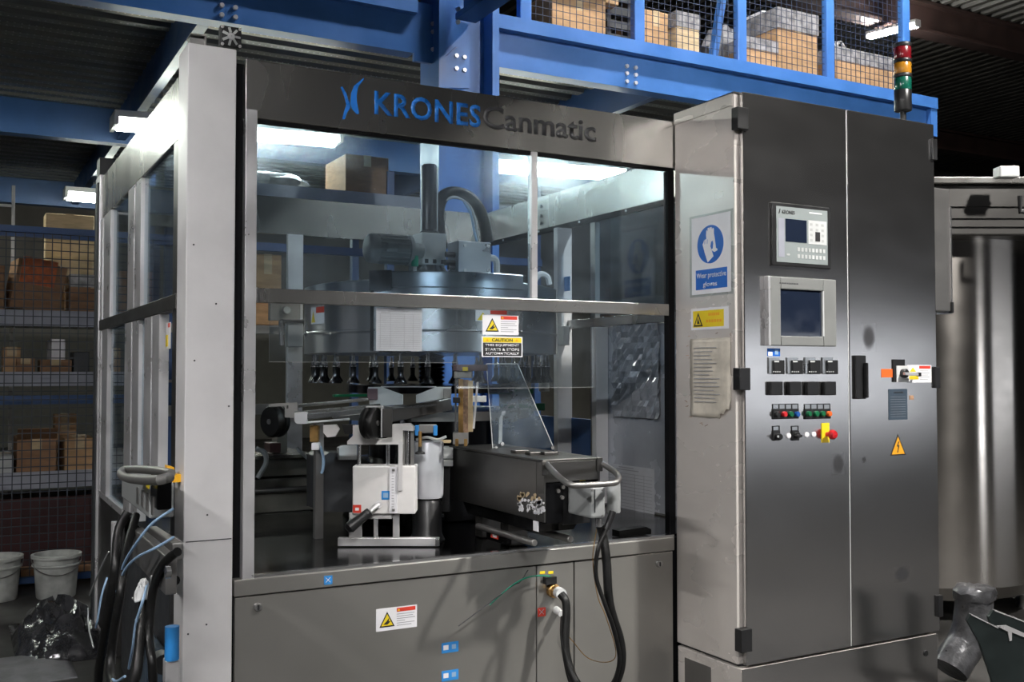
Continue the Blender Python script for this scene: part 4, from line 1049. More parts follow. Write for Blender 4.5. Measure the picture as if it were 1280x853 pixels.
for py in (588, 638): A_(slab(MB(), 490, py - 1.5, 493.5, py + 1.5, S0 - 0.027, 0.003), 'scale_screw', 'dull_steel', parent=blk)
A_(slab(MB(), 497.8, 552, 503.2, 614, S0 - 0.03, 0.008), 'pointer_bar', 'post_alu', 0.001)
A_(slab(MB(), 477, 614, 487, 625, S0 - 0.0207, 0.0006), 'blue_sticker', 'sticker_blue', parent=blk)
A_(slab(MB(), 479, 616.5, 485, 622.5, S0 - 0.0213, 0.0005), 'sticker_mark', 'pale_blue_tube', parent=blk)
A_(slab(MB(), 441, 631.5, 451.5, 641.5, S0 - 0.0207, 0.0006), 'red_sticker', 'sign_red', parent=blk)
A_(slab(MB(), 444, 635, 448.5, 638.5, S0 - 0.0213, 0.0005), 'sticker_mark', 'sign_white', parent=blk)
for x, y in ((449, 554), (485, 554), (509.5, 536)):
    p0, p1 = onN(x, y, S0 + 0.03), onN(x, 585, S0 + 0.03); p1.x, p1.y = p0.x, p0.y
    A_(MB().cyl(p0, p1, 0.0075, n=12), 'guide_rod', 'bright_steel')
for x0, x1 in ((501, 506), (513, 517)):
    A_(slab(MB(), x0, 534, x1, 584, S0 + 0.02, 0.02), 'guide_column', 'dull_steel')
pl = [(434, 556), (503.5, 556), (503.5, 531), (490, 531), (490, 546), (481, 548.5), (470, 549), (459, 547), (456, 541), (455, 532), (441, 532), (441, 545), (434, 552)]
A_(MB().prism([onN(x, y, S0 - 0.005) for x, y in pl], Fh * 0.02), 'upper_bracket', 'white_paint', 0.001)
pl = [(490, 531), (512, 530), (517, 534), (517, 539), (503.5, 538), (503.5, 534)]
A_(MB().prism([onN(x, y, S0 - 0.004) for x, y in pl], Fh * 0.05), 'bracket_arm', 'white_paint', 0.001)
pl = [(404, 532), (420, 531), (424, 537), (419, 546), (409, 547), (404, 541)]
A_(MB().prism([onN(x, y, S0 + 0.02) for x, y in pl], Fh * 0.02), 'guide_finger', 'white_paint', 0.002)
pl = [(427, 531), (444, 531), (440, 543), (431, 543)]
A_(MB().prism([onN(x, y, S0 + 0.0) for x, y in pl], Fh * 0.02), 'clamp', 'black_plastic', 0.002)
cr = A_(MB().cyl(onN(462, 640, S0 - 0.06), onN(437, 660, S0 - 0.09), 0.0165, 0.022, 16), 'crank_grip', 'black_plastic')
A_(MB().cyl(onN(437, 660, S0 - 0.09), onN(434, 663, S0 - 0.094), 0.022, 0.012, 16), 'grip_end', 'black_plastic', parent=cr)
A_(MB().cyl(onN(459, 641, S0 - 0.075), onN(459, 641, S0 - 0.081), 0.007, n=12), 'pivot_screw', 'bright_steel', parent=cr)
A_(MB().cyl(onN(473, 631, S0 - 0.02), onN(462, 640, S0 - 0.06), 0.008, n=12), 'crank_shaft', 'satin_alu')
A_(MB().cyl(onN(473, 631, S0 - 0.02), onN(473, 631, S0 - 0.026), 0.014, n=14), 'shaft_collar', 'satin_alu')
# rounded aluminium cover beside it
t = thing('cylinder_cover', 'rounded aluminium cover on a black pedestal right of the white block', 'cover', onN(536, 640, S0 + 0.2))
sc_ = S0 + 0.16
c = onN(534, 590, sc_); zt, zb = onN(534, 552, sc_).z, onN(534, 622, sc_).z
rr = (onN(556, 590, sc_) - onN(515, 590, sc_)).length / 2
MB().lathe([(rr * 0.001, zt), (rr * 0.96, zt), (rr, zt - 0.006), (rr, zb + 0.012), (rr * 0.94, zb), (0.001, zb)], (c.x, c.y, 0), 40).build('cover_shell', 'matte_alu', t)
MB().lathe([(rr * 0.7, zb), (rr * 0.9, zb - 0.02), (rr * 0.9, DK + 0.03), (rr * 1.1, DK + 0.002), (0.001, DK + 0.002)], (c.x, c.y, 0), 30).build('pedestal', 'black_plastic', t)
kb = onN(525, 564, sc_ - 0.12)
MB().lathe([(0.001, 0.03), (0.006, 0.03), (0.008, 0.0), (0.018, -0.004), (0.02, -0.012), (0.001, -0.014)], kb, 16).build('clamp_knob', 'black_plastic', t)
MB().cyl(kb, kb + Vector((0, 0, 0.075)), 0.007, n=10).build('knob_stem', 'brass', t)
t = thing('pneumatic_block', 'small steel block with two blue hose fittings above the aluminium cover', 'machine part', onN(535, 540, S0 + 0.12))
slab(MB(), 523, 531, 545, 542, S0 + 0.12, 0.04).build('block_body', 'dull_steel', t, bevel=0.003)
for x in (521, 544): slab(MB(), x - 2.5, 532, x + 2.5, 545, S0 + 0.115, 0.02).build('blue_fitting', 'sticker_blue', t, bevel=0.003)
MB().tube([onN(520, 550, S0 + .1), onN(534, 547, S0 + .1), onN(547, 550, S0 + .1), onN(558, 546, S0 + .1)], 0.006, 6).build('air_hose', 'grey_paint', t)
slab(MB(), 544, 551, 563, 554, S0 + 0.2, 0.05).build('support_arm', 'cardboard_pale', t)
t = thing('bearing_housing', 'pale grey housing half hidden between aluminium cover and black box', 'machine part', onN(553, 583, S0 + 0.3))
slab(MB(), 544, 560, 566, 574, S0 + 0.3, 0.1).build('housing_top', 'light_grey', t, bevel=0.003)
slab(MB(), 546, 575, 566, 583.5, S0 + 0.3, 0.1).build('housing_base', 'light_grey', t, bevel=0.003)
slab(MB(), 552, 583.5, 562, 640, S0 + 0.33, 0.05).build('housing_leg', 'black_plastic', t)
# ---------------------------------------------------------------- infeed conveyor
cv = thing('infeed_conveyor', 'slanting steel infeed rails with black guide rollers below the capping heads', 'conveyor', onN(430, 640, 4.15))
SV = 4.05
def V_(mb, name, mat, bevel=0.0, parent=None): return mb.build(name, mat, parent or cv, bevel=bevel)
V_(MB().beam(onN(337, 507, SV), onN(372, 505, SV), 0.01, 0.012), 'rail_tip', 'dull_steel')
V_(MB().beam(onN(357, 509, SV), onN(459, 499.5, SV + 0.15), 0.03, 0.014), 'guide_rail', 'machine_steel', 0.002)
V_(MB().prism([onN(x, y, SV - 0.01) for x, y in ((356, 507), (372, 505), (372, 523), (356, 522))], Fh * 0.015), 'rail_bracket', 'dull_steel', 0.001)
V_(MB().beam(onN(368, 517, SV - 0.05), onN(475, 507, SV + 0.05), 0.03, 0.014), 'guide_rail', 'machine_steel', 0.002)
V_(MB().beam(onN(380, 521.5, SV - 0.06), onN(458, 514, SV + 0.0), 0.02, 0.022), 'guide_rail', 'bright_steel', 0.002)
V_(MB().beam(onN(378, 529, SV - 0.06), onN(437, 524, SV - 0.02), 0.02, 0.008), 'guide_rail', 'satin_alu', 0.002)
V_(MB().prism([onN(x, y, SV - 0.07) for x, y in ((368, 516), (384, 515), (384, 530), (371, 530), (368, 527))], Fh * 0.015), 'rail_bracket', 'satin_alu', 0.001)
V_(MB().beam(onN(478, 522, SV - 0.05), onN(562, 505, SV + 0.1), 0.04, 0.05), 'side_beam', 'gunmetal', 0.003)
V_(MB().beam(onN(488, 512, SV - 0.06), onN(545, 506, SV + 0.0), 0.02, 0.006), 'beam_edge', 'bright_steel')
V_(slab(MB(), 478, 511, 490, 547, S0 - 0.05, 0.012), 'roller_plate', 'gunmetal', 0.002)
V_(slab(MB(), 457, 508, 477, 509.5, S0 - 0.05, 0.05), 'roller_bridge', 'satin_alu')
V_(slab(MB(), 476, 510, 477.6, 547, S0 - 0.05, 0.05), 'roller_cheek', 'satin_alu')
def roller(x, y, s, rpx, wide, tilt, name='guide_roller'):
    c = onN(x, y, s); r = rpx * s / FPX
    ax = (Rh * math.cos(tilt) + Fh * math.sin(tilt)).normalized()
    prof = [(0.15, -1), (0.9, -1), (1, -.7), (1, -.3), (.86, -.15), (.86, .15), (1, .3), (1, .7), (.9, 1), (.15, 1)]
    b = MB(); n = 28; a = UP; d = ax.cross(a); vs = []
    for q, h in prof:
        for i in range(n):
            t = 2 * math.pi * i / n; vs.append(c + ax * h * wide + (a * math.cos(t) + d * math.sin(t)) * r * q)
    b.add(vs, [(j*n + i, j*n + (i+1) % n, (j+1)*n + (i+1) % n, (j+1)*n + i) for j in range(len(prof) - 1) for i in range(n)], 0, True)
    o = V_(b, name, 'black_rubber')
    V_(MB().cyl(c - ax * wide * 1.15, c + ax * wide * 1.15, r * 0.17, n=12), 'axle', 'dull_steel', parent=o)
roller(464, 529, S0 - 0.04, 20, 0.026, -0.3); roller(344, 527, SV + 0.15, 20, 0.03, 0.9)
V_(MB().box(onN(395, 528, SV).x, onN(396, 528, SV).x + 0.03, onN(395, 528, SV).y, onN(395, 528, SV).y + 0.03, DK, onN(395, 530, SV).z), 'support_post', 'dull_steel')
V_(slab(MB(), 387, 532, 398, 553, SV - 0.02, 0.03), 'valve', 'brass', 0.003); V_(slab(MB(), 389, 554, 399, 563, SV - 0.04, 0.03), 'valve_plug', 'sign_white', 0.003)
V_(MB().tube([onN(400, 558, SV), onN(404, 572, SV), onN(404, 585, SV), onN(402, 592, SV)], 0.006, 6), 'air_hose', 'pale_blue_tube')
V_(MB().box(onN(500, 528, SV + .1).x, onN(500, 528, SV + .1).x + 0.05, onN(500, 528, SV + .1).y, onN(500, 528, SV + .1).y + 0.05, DK, onN(500, 520, SV + .1).z), 'support_post', 'black_steel')
# pale cam plates
SW = 4.22
t = thing('cam_plate', 'pale grey cam plate, the left one below the black bellows', 'machine part', onN(480, 507, SW), 'cam plates')
MB().prism([onN(x, y, SW) for x, y in ((460, 484), (476, 484), (503, 494), (503, 506), (478, 507.5), (462, 506))], Fh * 0.03).build('plate', 'light_grey', t, bevel=0.002)
slab(MB(), 459, 486, 472, 500, SW - 0.01, 0.01).build('ribbed_pad', 'maroon_block', t, bevel=0.002)
slab(MB(), 476, 483, 545, 484.5, SW + 0.04, 0.02).build('top_strip', 'satin_alu', t)
t = thing('cam_plate', 'pale grey cam plate, the right one beside the brown worn strip', 'machine part', onN(540, 507, SW), 'cam plates')
MB().prism([onN(x, y, SW) for x, y in ((520, 494), (545, 484), (564, 484), (554, 500), (520, 504))], Fh * 0.03).build('plate', 'light_grey', t, bevel=0.002)
slab(MB(), 554, 486, 564, 502, SW - 0.01, 0.01).build('bolted_tab', 'dull_steel', t, bevel=0.002)
# brown worn strip with brass edge
t = thing('wear_strip_holder', 'upright holder with a brown worn strip and brass edge under a maroon block', 'machine part', onN(578, 560, 3.95))
SB = 3.95
slab(MB(), 566, 456, 609, 464, SB + 0.02, 0.05).build('head_block', 'maroon_block', t, bevel=0.003)
slab(MB(), 567, 464, 590, 473, SB + 0.03, 0.05).build('lower_block', 'dull_steel', t, bevel=0.003)
slab(MB(), 578, 459, 585, 464, SB + 0.01, 0.01).build('yellow_plug', 'sign_yellow', t, bevel=0.002)
slab(MB(), 573, 474, 579, 541, SB + 0.02, 0.02).build('brass_edge', 'brass', t, bevel=0.001)
slab(MB(), 579, 475, 586, 541, SB + 0.02, 0.02).build('worn_strip', 'worn_brown', t, bevel=0.001)
slab(MB(), 585, 476, 591, 540, SB + 0.01, 0.02).build('pale_strip', 'cardboard_pale', t, bevel=0.001)
slab(MB(), 568.5, 473, 570.5, 540, SB, 0.01).build('thin_rod', 'bright_steel', t)
slab(MB(), 566, 497, 575, 504, SB - 0.01, 0.03).build('clamp', 'black_plastic', t, bevel=0.002)
MB().beam(onN(597, 478, SB), onN(592, 536, SB), 0.008, 0.008, up=Fh).build('lever', 'satin_alu', t)
slab(MB(), 586, 495, 608, 503, SB + 0.05, 0.03).build('white_arm', 'light_grey', t, bevel=0.002)
slab(MB(), 566, 541, 585, 556, SB + 0.02, 0.06).build('foot_block', 'dull_steel', t, bevel=0.002)
for x in (571, 582): slab(MB(), x - 2, 549, x + 2, 558, SB, 0.01).build('brass_bolt', 'brass', t)
# inner steel housing at left, dark drive behind
t = thing('inner_housing', 'grey steel housing with pipes at the left inside the enclosure', 'machine part', onY(360, 650, 4.9))
YH = 4.75
x0, x1 = 0.95, onY(401, 600, YH).x
MB().box(x0, x1, YH, YH + 0.4, DK, onY(360, 598, YH).z).build('lower_case', 'grey_brown_steel', t, bevel=0.006)
MB().box(x0, x1 - 0.03, YH + 0.02, YH + 0.4, onY(360, 596, YH).z, onY(360, 573, YH).z).build('upper_case', 'grey_brown_steel', t, bevel=0.006)
MB().box(x0, x1 - 0.03, YH, YH + 0.42, onY(360, 573, YH).z, onY(360, 569, YH).z).build('top_flange', 'machine_steel', t)
MB().cyl((x0, YH - 0.02, onY(350, 612, YH).z), (x1, YH - 0.02, onY(350, 612, YH).z), 0.012, n=10).build('pipe', 'dull_steel', t)
MB().cyl((x0, YH - 0.03, onY(350, 645, YH).z), (x1 - 0.06, YH - 0.03, onY(350, 645, YH).z), 0.018, n=10).build('pipe', 'dull_steel', t)
MB().box(onY(354, 540, YH).x, onY(367, 540, YH).x, YH + 0.1, YH + 0.2, onY(360, 569, YH).z, onY(360, 520, YH).z).build('column', 'grey_brown_steel', t, bevel=0.004)
MB().box(onY(341, 555, YH).x, onY(355, 555, YH).x, YH + 0.05, YH + 0.15, onY(348, 567, YH).z, onY(348, 555, YH).z).build('red_block', 'dark_red', t, bevel=0.003)
MB().tube([onY(320, 561, YH - .1), onY(331, 567, YH - .1), onY(332, 580, YH - .1), onY(322, 598, YH - .1)], 0.012, 8).build('hose', 'grey_paint', t)
MB().tube([onY(371, 560, YH - .1), onY(383, 572, YH - .1), onY(392, 578, YH - .1), onY(397, 592, YH - .1)], 0.008, 8).build('hose', 'grey_paint', t)
t = thing('drive_cover', 'dark blue-black rounded drive cover behind the white adjusting block', 'cover', onY(430, 640, 4.1))
YD = 4.0
MB().prism([onY(x, y, YD) for x, y in ((402, 640), (402, 572), (412, 566), (440, 568), (462, 578), (480, 590), (480, 640))], (0, 0.2, 0)).build('cover_shell', 'charcoal', t, bevel=0.006)
MB().prism([onY(x, y, YD - 0.02) for x, y in ((424, 575), (424, 560), (430, 557), (446, 557), (446, 575))], (0, 0.03, 0)).build('pale_plate', 'light_grey', t)

# ---------------------------------------------------------------- black infeed drive box
BX0, BY0, BY1, BZ0, BZ1 = 1.80, 3.05, 3.81, 0.822, 1.036
BX1 = onY(750, 580, BY0).x
bx = thing('infeed_drive_box', 'dark steel drive box with a tubular handle sticking out through the machine front', 'machine part', (1.97, 3.4, DK))
def B_(mb, name, mat, bevel=0.0, parent=None): return mb.build(name, mat, parent or bx, bevel=bevel)
cs_ = B_(MB().box(BX0, BX1, BY0 + 0.05, BY1, BZ0, BZ1 - 0.004), 'case', 'gunmetal', 0.004)
B_(MB().box(BX0 - 0.004, BX1 + 0.004, BY0, BY1 + 0.01, BZ1 - 0.004, BZ1 + 0.004), 'lid', 'gunmetal', 0.002)
B_(MB().box(BX0, BX0 + 0.008, BY0, BY0 + 0.05, BZ0, BZ1 - 0.005).box(BX1 - 0.008, BX1, BY0, BY0 + 0.05, BZ0 + 0.06, BZ1 - 0.005), 'side_flange', 'gunmetal', 0.001)
B_(MB().box(BX0 + 0.008, BX1 - 0.008, BY0, BY0 + 0.012, BZ1 - 0.075, BZ1 - 0.005), 'front_flange', 'gunmetal', 0.001)
B_(MB().box(BX0 + 0.02, BX0 + 0.09, BY0 + 0.02, BY0 + 0.05, BZ0 - 0.01, BZ1 - 0.08), 'front_plate', 'black_steel', 0.002)
B_(MB().box(BX0 + 0.1, BX1 - 0.02, BY0 + 0.035, BY0 + 0.05, BZ0 - 0.02, BZ1 - 0.08), 'front_recess', 'black_plastic', 0.002)
for px, py in ((697, 614), (703, 609), (702, 622)):
    q = onY(px, py, BY0 + 0.02); B_(MB().cyl(q, q + Vector((0, -0.008, 0)), 0.008, 0.007, 10), 'bolt_head', 'dull_steel')
q = onY(728, 600, BY0 + 0.03); B_(MB().box(q.x - 0.012, q.x + 0.012, q.y - 0.002, q.y, q.z - 0.005, q.z + 0.005), 'yellow_tag', 'sign_yellow')
B_(MB().tube([onY(683, 580, BY0), onY(692, 590, BY0 - 0.06), onY(703, 600, BY0 - 0.14), onY(713, 606, BY0 - 0.19), onY(725, 607, BY0 - 0.2), onY(765, 604.5, BY0 - 0.2), onY(772, 601, BY0 - 0.19), onY(773, 596, BY0 - 0.16), onY(768, 590, BY0 - 0.08), onY(753, 580, BY0)], 0.0105, 12), 'handle', 'dull_steel')
for px, py in ((680, 584), (749, 579)):
    q = onY(px, py, BY0); B_(MB().box(q.x - 0.012, q.x + 0.012, BY0 - 0.006, BY0, q.z - 0.03, q.z + 0.02), 'handle_lug', 'gunmetal', 0.002)
gx0, gx1 = onY(739, 625, BY0 - 0.12).x, onY(757, 625, BY0 - 0.12).x
gz0, gz1 = onY(738, 649, BY0 - 0.12).z, onY(738, 609, BY0 - 0.12).z
gm = B_(MB().box(gx0, gx1, BY0 - 0.12, BY0 + 0.035, gz0, gz1), 'gear_motor', 'motor_grey', 0.008)
B_(MB().box(gx0 + 0.012, gx0 + 0.016, BY0 - 0.122, BY0 - 0.119, gz0 + 0.02, gz1 - 0.01), 'casting_groove', 'charcoal', parent=gm)
q = onY(766, 625, BY0 - 0.08); 
B_(MB().lathe([(0.001, -0.055), (0.022, -0.055), (0.024, -0.05), (0.024, 0.05), (0.02, 0.055), (0.001, 0.055)], (q.x + 0.004, q.y, q.z + 0.01), 18), 'encoder', 'motor_grey', parent=gm)
for px, py in ((740, 613), (753, 613), (753, 645)):
    q = onY(px, py, BY0 - 0.12); B_(MB().cyl(q, q + Vector((0, -0.003, 0)), 0.004, n=8), 'screw', 'dull_steel', parent=gm)
q = onY(748.5, 653, BY0 - 0.09); B_(MB().cyl(q + Vector((0, 0, 0.016)), q - Vector((0, 0, 0.016)), 0.012, n=14), 'plug', 'bright_steel', parent=gm)
# lower carriage
B_(MB().prism([(BX0 + 0.03, BY0 + 0.05, BZ0), (BX0 + 0.03, BY1 - 0.05, BZ0), (BX0 + 0.03, BY1 - 0.1, BZ0 - 0.05), (BX0 + 0.03, BY0 + 0.1, BZ0 - 0.05)], (BX1 - BX0 - 0.08, 0, 0)), 'underframe', 'black_steel', 0.002)
for y in (3.40, 3.62): B_(MB().box(BX0 + 0.05, BX1 - 0.1, y, y + 0.06, DK + 0.002, BZ0 - 0.05), 'support_leg', 'gunmetal', 0.002)
for px, py, yy, y2 in ((668, 679, BY0 + 0.06, 3.55), (713, 674.5, BY0 + 0.02, 3.5)):
    q = onY(px, py, yy)
    r = B_(MB().cyl(q, (q.x, y2, q.z), 0.0125, n=16), 'slide_rod', 'dull_steel')
    B_(MB().lathe([(0.001, -0.003), (0.010, -0.003), (0.0125, 0.0)], q, 16, axis='Y'), 'rod_end', 'dull_steel', parent=r)
kn = onX(554, 646, BX0 + 0.02)
B_(MB().cyl(kn, kn + Vector((-0.06, 0.0, 0.0)), 0.014, n=12), 'side_spindle', 'bright_steel')
q0, q1 = onX(612, 660, BX0 + 0.02), onX(637, 678, BX0 + 0.02)
lk = B_(MB().box(BX0 + 0.005, BX0 + 0.03, min(q0.y, q1.y), max(q0.y, q1.y), DK + 0.02, q0.z), 'clamp_block', 'black_steel', 0.003)
a, c = onX(614, 664, BX0 + 0.005), onX(623, 676, BX0 + 0.005)
B_(MB().box(BX0 + 0.003, BX0 + 0.005, c.y, a.y, c.z + 0.004, a.z), 'red_sticker', 'sign_red', parent=lk)
a, c = onX(616, 667, BX0 + 0.003), onX(621, 673, BX0 + 0.003)
B_(MB().box(BX0 + 0.002, BX0 + 0.003, c.y, a.y, c.z, a.z), 'sticker_mark', 'sign_white', parent=lk)
a, c = onX(667, 651, BX0 - 0.002), onX(673, 665, BX0 - 0.002)
B_(MB().box(BX0 - 0.004, BX0 - 0.001, c.y, a.y, c.z, a.z), 'white_tag', 'sign_white')
# peeled label remains
rnd = random.Random(21); 
for k in range(70):
    x, y = 647 + rnd.random() * 33, 618 + rnd.random() * 24 + 0.0
    y += (x - 664) * 0.17
    w, h = 0.6 + rnd.random() * 2.2, 1.0 + rnd.random() * 3
    pts = [onX(x + w * math.cos(a) * (0.6 + 0.5 * rnd.random()), y + h * math.sin(a) * (0.6 + 0.5 * rnd.random()), BX0 - 0.0012) for a in [i * math.pi / 3.5 for i in range(7)]]
    B_(MB().prism(pts, (0.001, 0, 0)), 'label_scrap', 'cardboard_pale' if y < 624 else 'sign_white')
# clear guard standing on the box
gd = thing('clear_guard', 'tilted clear acrylic guard plate standing on the dark drive box', 'guard', onX(650, 560, 1.9))
YG = 3.62
MB().prism([onY(x, y, YG) for x, y in ((608, 455), (647, 455), (692, 560), (616, 562))], (0, 0.005, 0)).build('plate', 'guard_acrylic', gd)
for p0, p1 in (((608, 455), (616, 562)), ((647, 455), (692, 560)), ((608, 455), (647, 455))):
    MB().beam(onY(*p0, YG - 0.001), onY(*p1, YG - 0.001), 0.003, 0.002, up=(0, 1, 0)).build('polished_edge', 'light_grey', gd)
q = onY(626, 516, YG + 0.03)
MB().beam(q, onY(625, 555, YG + 0.03), 0.016, 0.006, up=(0, 1, 0)).build('strut', 'satin_alu', gd)
MB().cyl(q, q + Vector((0, -0.025, 0)), 0.009, n=12).build('strut_screw', 'bright_steel', gd)
q = onY(640, 516, YG + 0.1); MB().lathe([(0.03, 0), (0.036, -0.01), (0.04, 0), (0.036, 0.01), (0.03, 0)], q, 24, axis='Y').build('ring', 'dull_steel', gd)
for px, py in ((619, 560), (627, 555), (690, 560)):
    q = onY(px, py, YG - 0.006); MB().cyl(q, q + Vector((0, -0.008, 0)), 0.008, n=10).build('foot_screw', 'bright_steel', gd)
for k, (px, py) in enumerate(((650, 564), (668, 566), (686, 566))):
    q = onZ(px, py, BZ1 + 0.012); MB().box(q.x - 0.03, q.x + 0.03, q.y - 0.02, q.y + 0.02, BZ1 + 0.004, BZ1 + 0.016).build('foot_clip', 'gunmetal', gd, bevel=0.002)
# dark wedge on the deck near the right form
q = onZ(793, 668, DK + 0.01)
MB().prism([onY(774, 672, q.y), onY(774, 664, q.y), onY(808, 659, q.y), onY(814, 662, q.y), onY(814, 668, q.y)], (0, 0.05, 0)).build('rubber_wedge', 'black_rubber', loc=q, label='black rubber wedge lying on the deck below the right form', cat='wedge')

# ---------------------------------------------------------------- cables in front
def cable(name, label, pts, r, mat, cat='cable', group=None, n=10, bits=()):
    P3 = [Vector(p) for p in pts]
    lo = min(P3, key=lambda p: p.z)
    t = thing(name, label, cat, lo, group)
    MB().tube(P3, r, n).build('jacket', mat, t)
    for nm, mb, mt in bits: mb.build(nm, mt, t)
    return t
Yk = 2.97
con = onY(690, 738, YM - 0.005)
bits = [('ribbed_nut', MB().lathe([(0.02, 0), (0.026, -0.002), (0.026, -0.02), (0.021, -0.024), (0.021, -0.045), (0.018, -0.05), (0.001, -0.05)], con, 18, axis='Y'), 'brass'),
        ('coupling', MB().cyl(con + Vector((0.0, -0.045, 0)), onY(702, 743, YM - 0.10), 0.021, 0.02, 16), 'light_grey'),
        ('cable_clamp', MB().box(onY(690, 722, YM - .02).x - 0.03, onY(690, 722, YM - .02).x + 0.015, YM - 0.03, YM - 0.005, onY(690, 730, YM - .02).z, onY(690, 721, YM - .02).z), 'black_plastic')]
cable('power_conduit', 'thick black conduit looping from the drive box down to the round panel connector',
      [onY(750, 657, Yk), onY(754, 672, Yk), onY(758, 700, Yk - .02), onY(762, 755, Yk - .03), onY(776, 805, Yk - .03), onY(775, 840, Yk - .02), onY(760, 866, Yk + .02), onY(735, 868, Yk + .08), onY(716, 846, Yk + .13), onY(707, 810, Yk + .17), onY(708, 770, Yk + .19), onY(707, 752, Yk + .2), onY(701, 743, YM - 0.10)], 0.0155, 'black_rubber', bits=bits)
c2 = onY(699, 764, YM - 0.005)
bits = [('plug', MB().cyl(c2 + Vector((-0.012, 0, 0.004)), onY(702, 768, YM - 0.06), 0.015, 0.012, 14), 'light_grey'),
        ('heat_shrink', MB().cyl(onY(766, 640, Yk - .02), onY(758, 662, Yk - .02), 0.013, 0.011, 12), 'black_plastic')]
cable('signal_conduit', 'thinner black conduit hanging beside the thick one',
      [onY(768, 640, Yk - .02), onY(758, 662, Yk - .02), onY(748, 685, Yk - .03), onY(745, 720, Yk - .03), onY(756, 755, Yk - .05), onY(768, 790, Yk - .06), onY(774, 830, Yk - .05), onY(758, 874, Yk), onY(730, 878, Yk + .08), onY(712, 850, Yk + .14), onY(703, 800, Yk + .18), onY(703, 772, YM - 0.07)], 0.0075, 'black_rubber', bits=bits)
cable('green_earth_wire', 'green earth wire bending away from the round panel connector',
      [onY(688, 721, YM - .03), onY(676, 720, YM - .05), onY(660, 722, YM - .06), onY(645, 729, YM - .06), onY(628, 742, YM - .05), onY(612, 757, YM - .04)], 0.0028, 'green_wire', n=6)
cable('cable_tie_tail', 'thin dark wire tail sticking out left of the green wire',
      [onY(660, 713, YM - .04), onY(650, 728, YM - .05), onY(640, 733, YM - .05), onY(600, 763, YM - .05), onY(573, 783, YM - .05)], 0.0018, 'charcoal', n=6)
cable('thin_olive_wire', 'thin olive wire sagging between the two conduits',
      [onY(746, 660, Yk + .05), onY(741, 700, Yk + .05), onY(747, 745, Yk + .05), onY(757, 770, Yk + .02), onY(770, 815, Yk - .0), onY(760, 828, Yk + .05), onY(735, 823, YM - .06), onY(716, 802, YM - .04), onY(706, 790, YM - .03)], 0.0017, 'brass', n=6)

# ---------------------------------------------------------------- second drive and cables on the left side
XL = 0.50
ld = thing('side_drive_box', 'dark drive box with tubular handle on the left side of the machine', 'machine part', (0.58, 3.9, DK))
def L_(mb, name, mat, bevel=0.0, parent=None): return mb.build(name, mat, parent or ld, bevel=bevel)
ya, yb_ = onX(152, 610, XL).y, onX(196, 610, XL).y
z1, z0 = onX(175, 598, XL).z, onX(175, 640, XL).z
L_(MB().box(XL, XL + 0.07, yb_ + 0.12, ya, z0, z1), 'case', 'motor_grey', 0.006)
for k in range(4): L_(MB().box(XL - 0.004, XL, yb_ + 0.04 + k * 0.09, yb_ + 0.07 + k * 0.09, z0 + 0.02, z1 - 0.03), 'case_rib', 'dull_steel')
L_(MB().box(XL + 0.0, XL + 0.04, onX(206, 600, XL + .04).y, yb_ - 0.01, z0 + 0.04, z1 + 0.03), 'front_cover', 'black_steel', 0.004)
L_(MB().tube([onX(214, 592, XL), onX(190, 588, XL - .02), onX(160, 587, XL - .05), onX(152, 590, XL - .07), onX(153, 595, XL - .09), onX(165, 599, XL - .10), onX(195, 600.5, XL - .10), onX(212, 597, XL - .06)], 0.012, 10), 'handle', 'dull_steel')
q = onX(185, 607, XL - .01); L_(MB().box(XL - 0.012, XL - 0.008, q.y - 0.02, q.y + 0.02, q.z - 0.008, q.z + 0.008), 'yellow_tag', 'sign_yellow')
q = onY(217, 594, YM + 0.0)
yc = thing('yellow_clip', 'bright yellow plastic clip on the left edge of the corner post', 'clip', (0.61, YM + 0.06, q.z))
MB().prism([(x, YM + 0.03, z) for x, z in ((0.585, q.z - 0.027), (0.627, q.z - 0.027), (0.627, q.z - 0.002), (0.612, q.z - 0.002), (0.605, q.z + 0.022), (0.585, q.z + 0.027))], (0, 0.04, 0)).build('clip_body', 'yellow_clip', yc, bevel=0.003)
# dark side machinery
sd = thing('side_machinery', 'dark machinery with slanted arms behind the loose cables left of the corner post', 'machine part', (0.66, 4.0, 0))
def M_(mb, name, mat, bevel=0.0): return mb.build(name, mat, sd, bevel=bevel)
M_(MB().box(XS + 0.02, XS + 0.04, YM + 0.22, 4.74, 0.05, 0.6), 'dark_panel', 'charcoal')
M_(MB().box(XS - 0.06, XS + 0.0, YM + 0.28, YM + 0.55, 0.02, 0.42), 'slate_case', 'slate_blue', 0.01)
M_(MB().beam(onX(172, 680, XL), onX(214, 720, XL), 0.03, 0.10), 'slanted_arm', 'dull_steel', 0.004)
M_(MB().beam(onX(190, 668, XL + .05), onX(222, 690, XL + .05), 0.03, 0.05), 'slanted_arm', 'dull_steel', 0.004)
q = onX(213, 715, XL - .02); M_(MB().cyl(q, q + Vector((-0.012, 0, 0)), 0.016, n=12), 'arm_pivot', 'bright_steel')
q = onX(143, 652, XL + 0.03); M_(MB().cyl(q, (q.x, q.y, 0.25), 0.012, n=10), 'upright_pipe', 'satin_alu')
q = onX(215, 803, XL + 0.05); M_(MB().cyl(q + Vector((0, 0, 0.045)), q - Vector((0, 0, 0.05)), 0.02, n=14), 'blue_cylinder', 'sticker_blue')
q = onX(203, 828, XL + 0.05); M_(MB().cyl(q + Vector((0, 0.03, 0)), q - Vector((0, 0.03, 0)), 0.03, n=16), 'black_coupling', 'black_plastic')
q = onX(214, 832, XL + 0.05); M_(MB().box(q.x - 0.02, q.x + 0.02, q.y - 0.02, q.y + 0.02, 0.02, q.z + 0.02), 'valve_body', 'satin_alu', 0.004)
G = 'hoses left of the corner post'
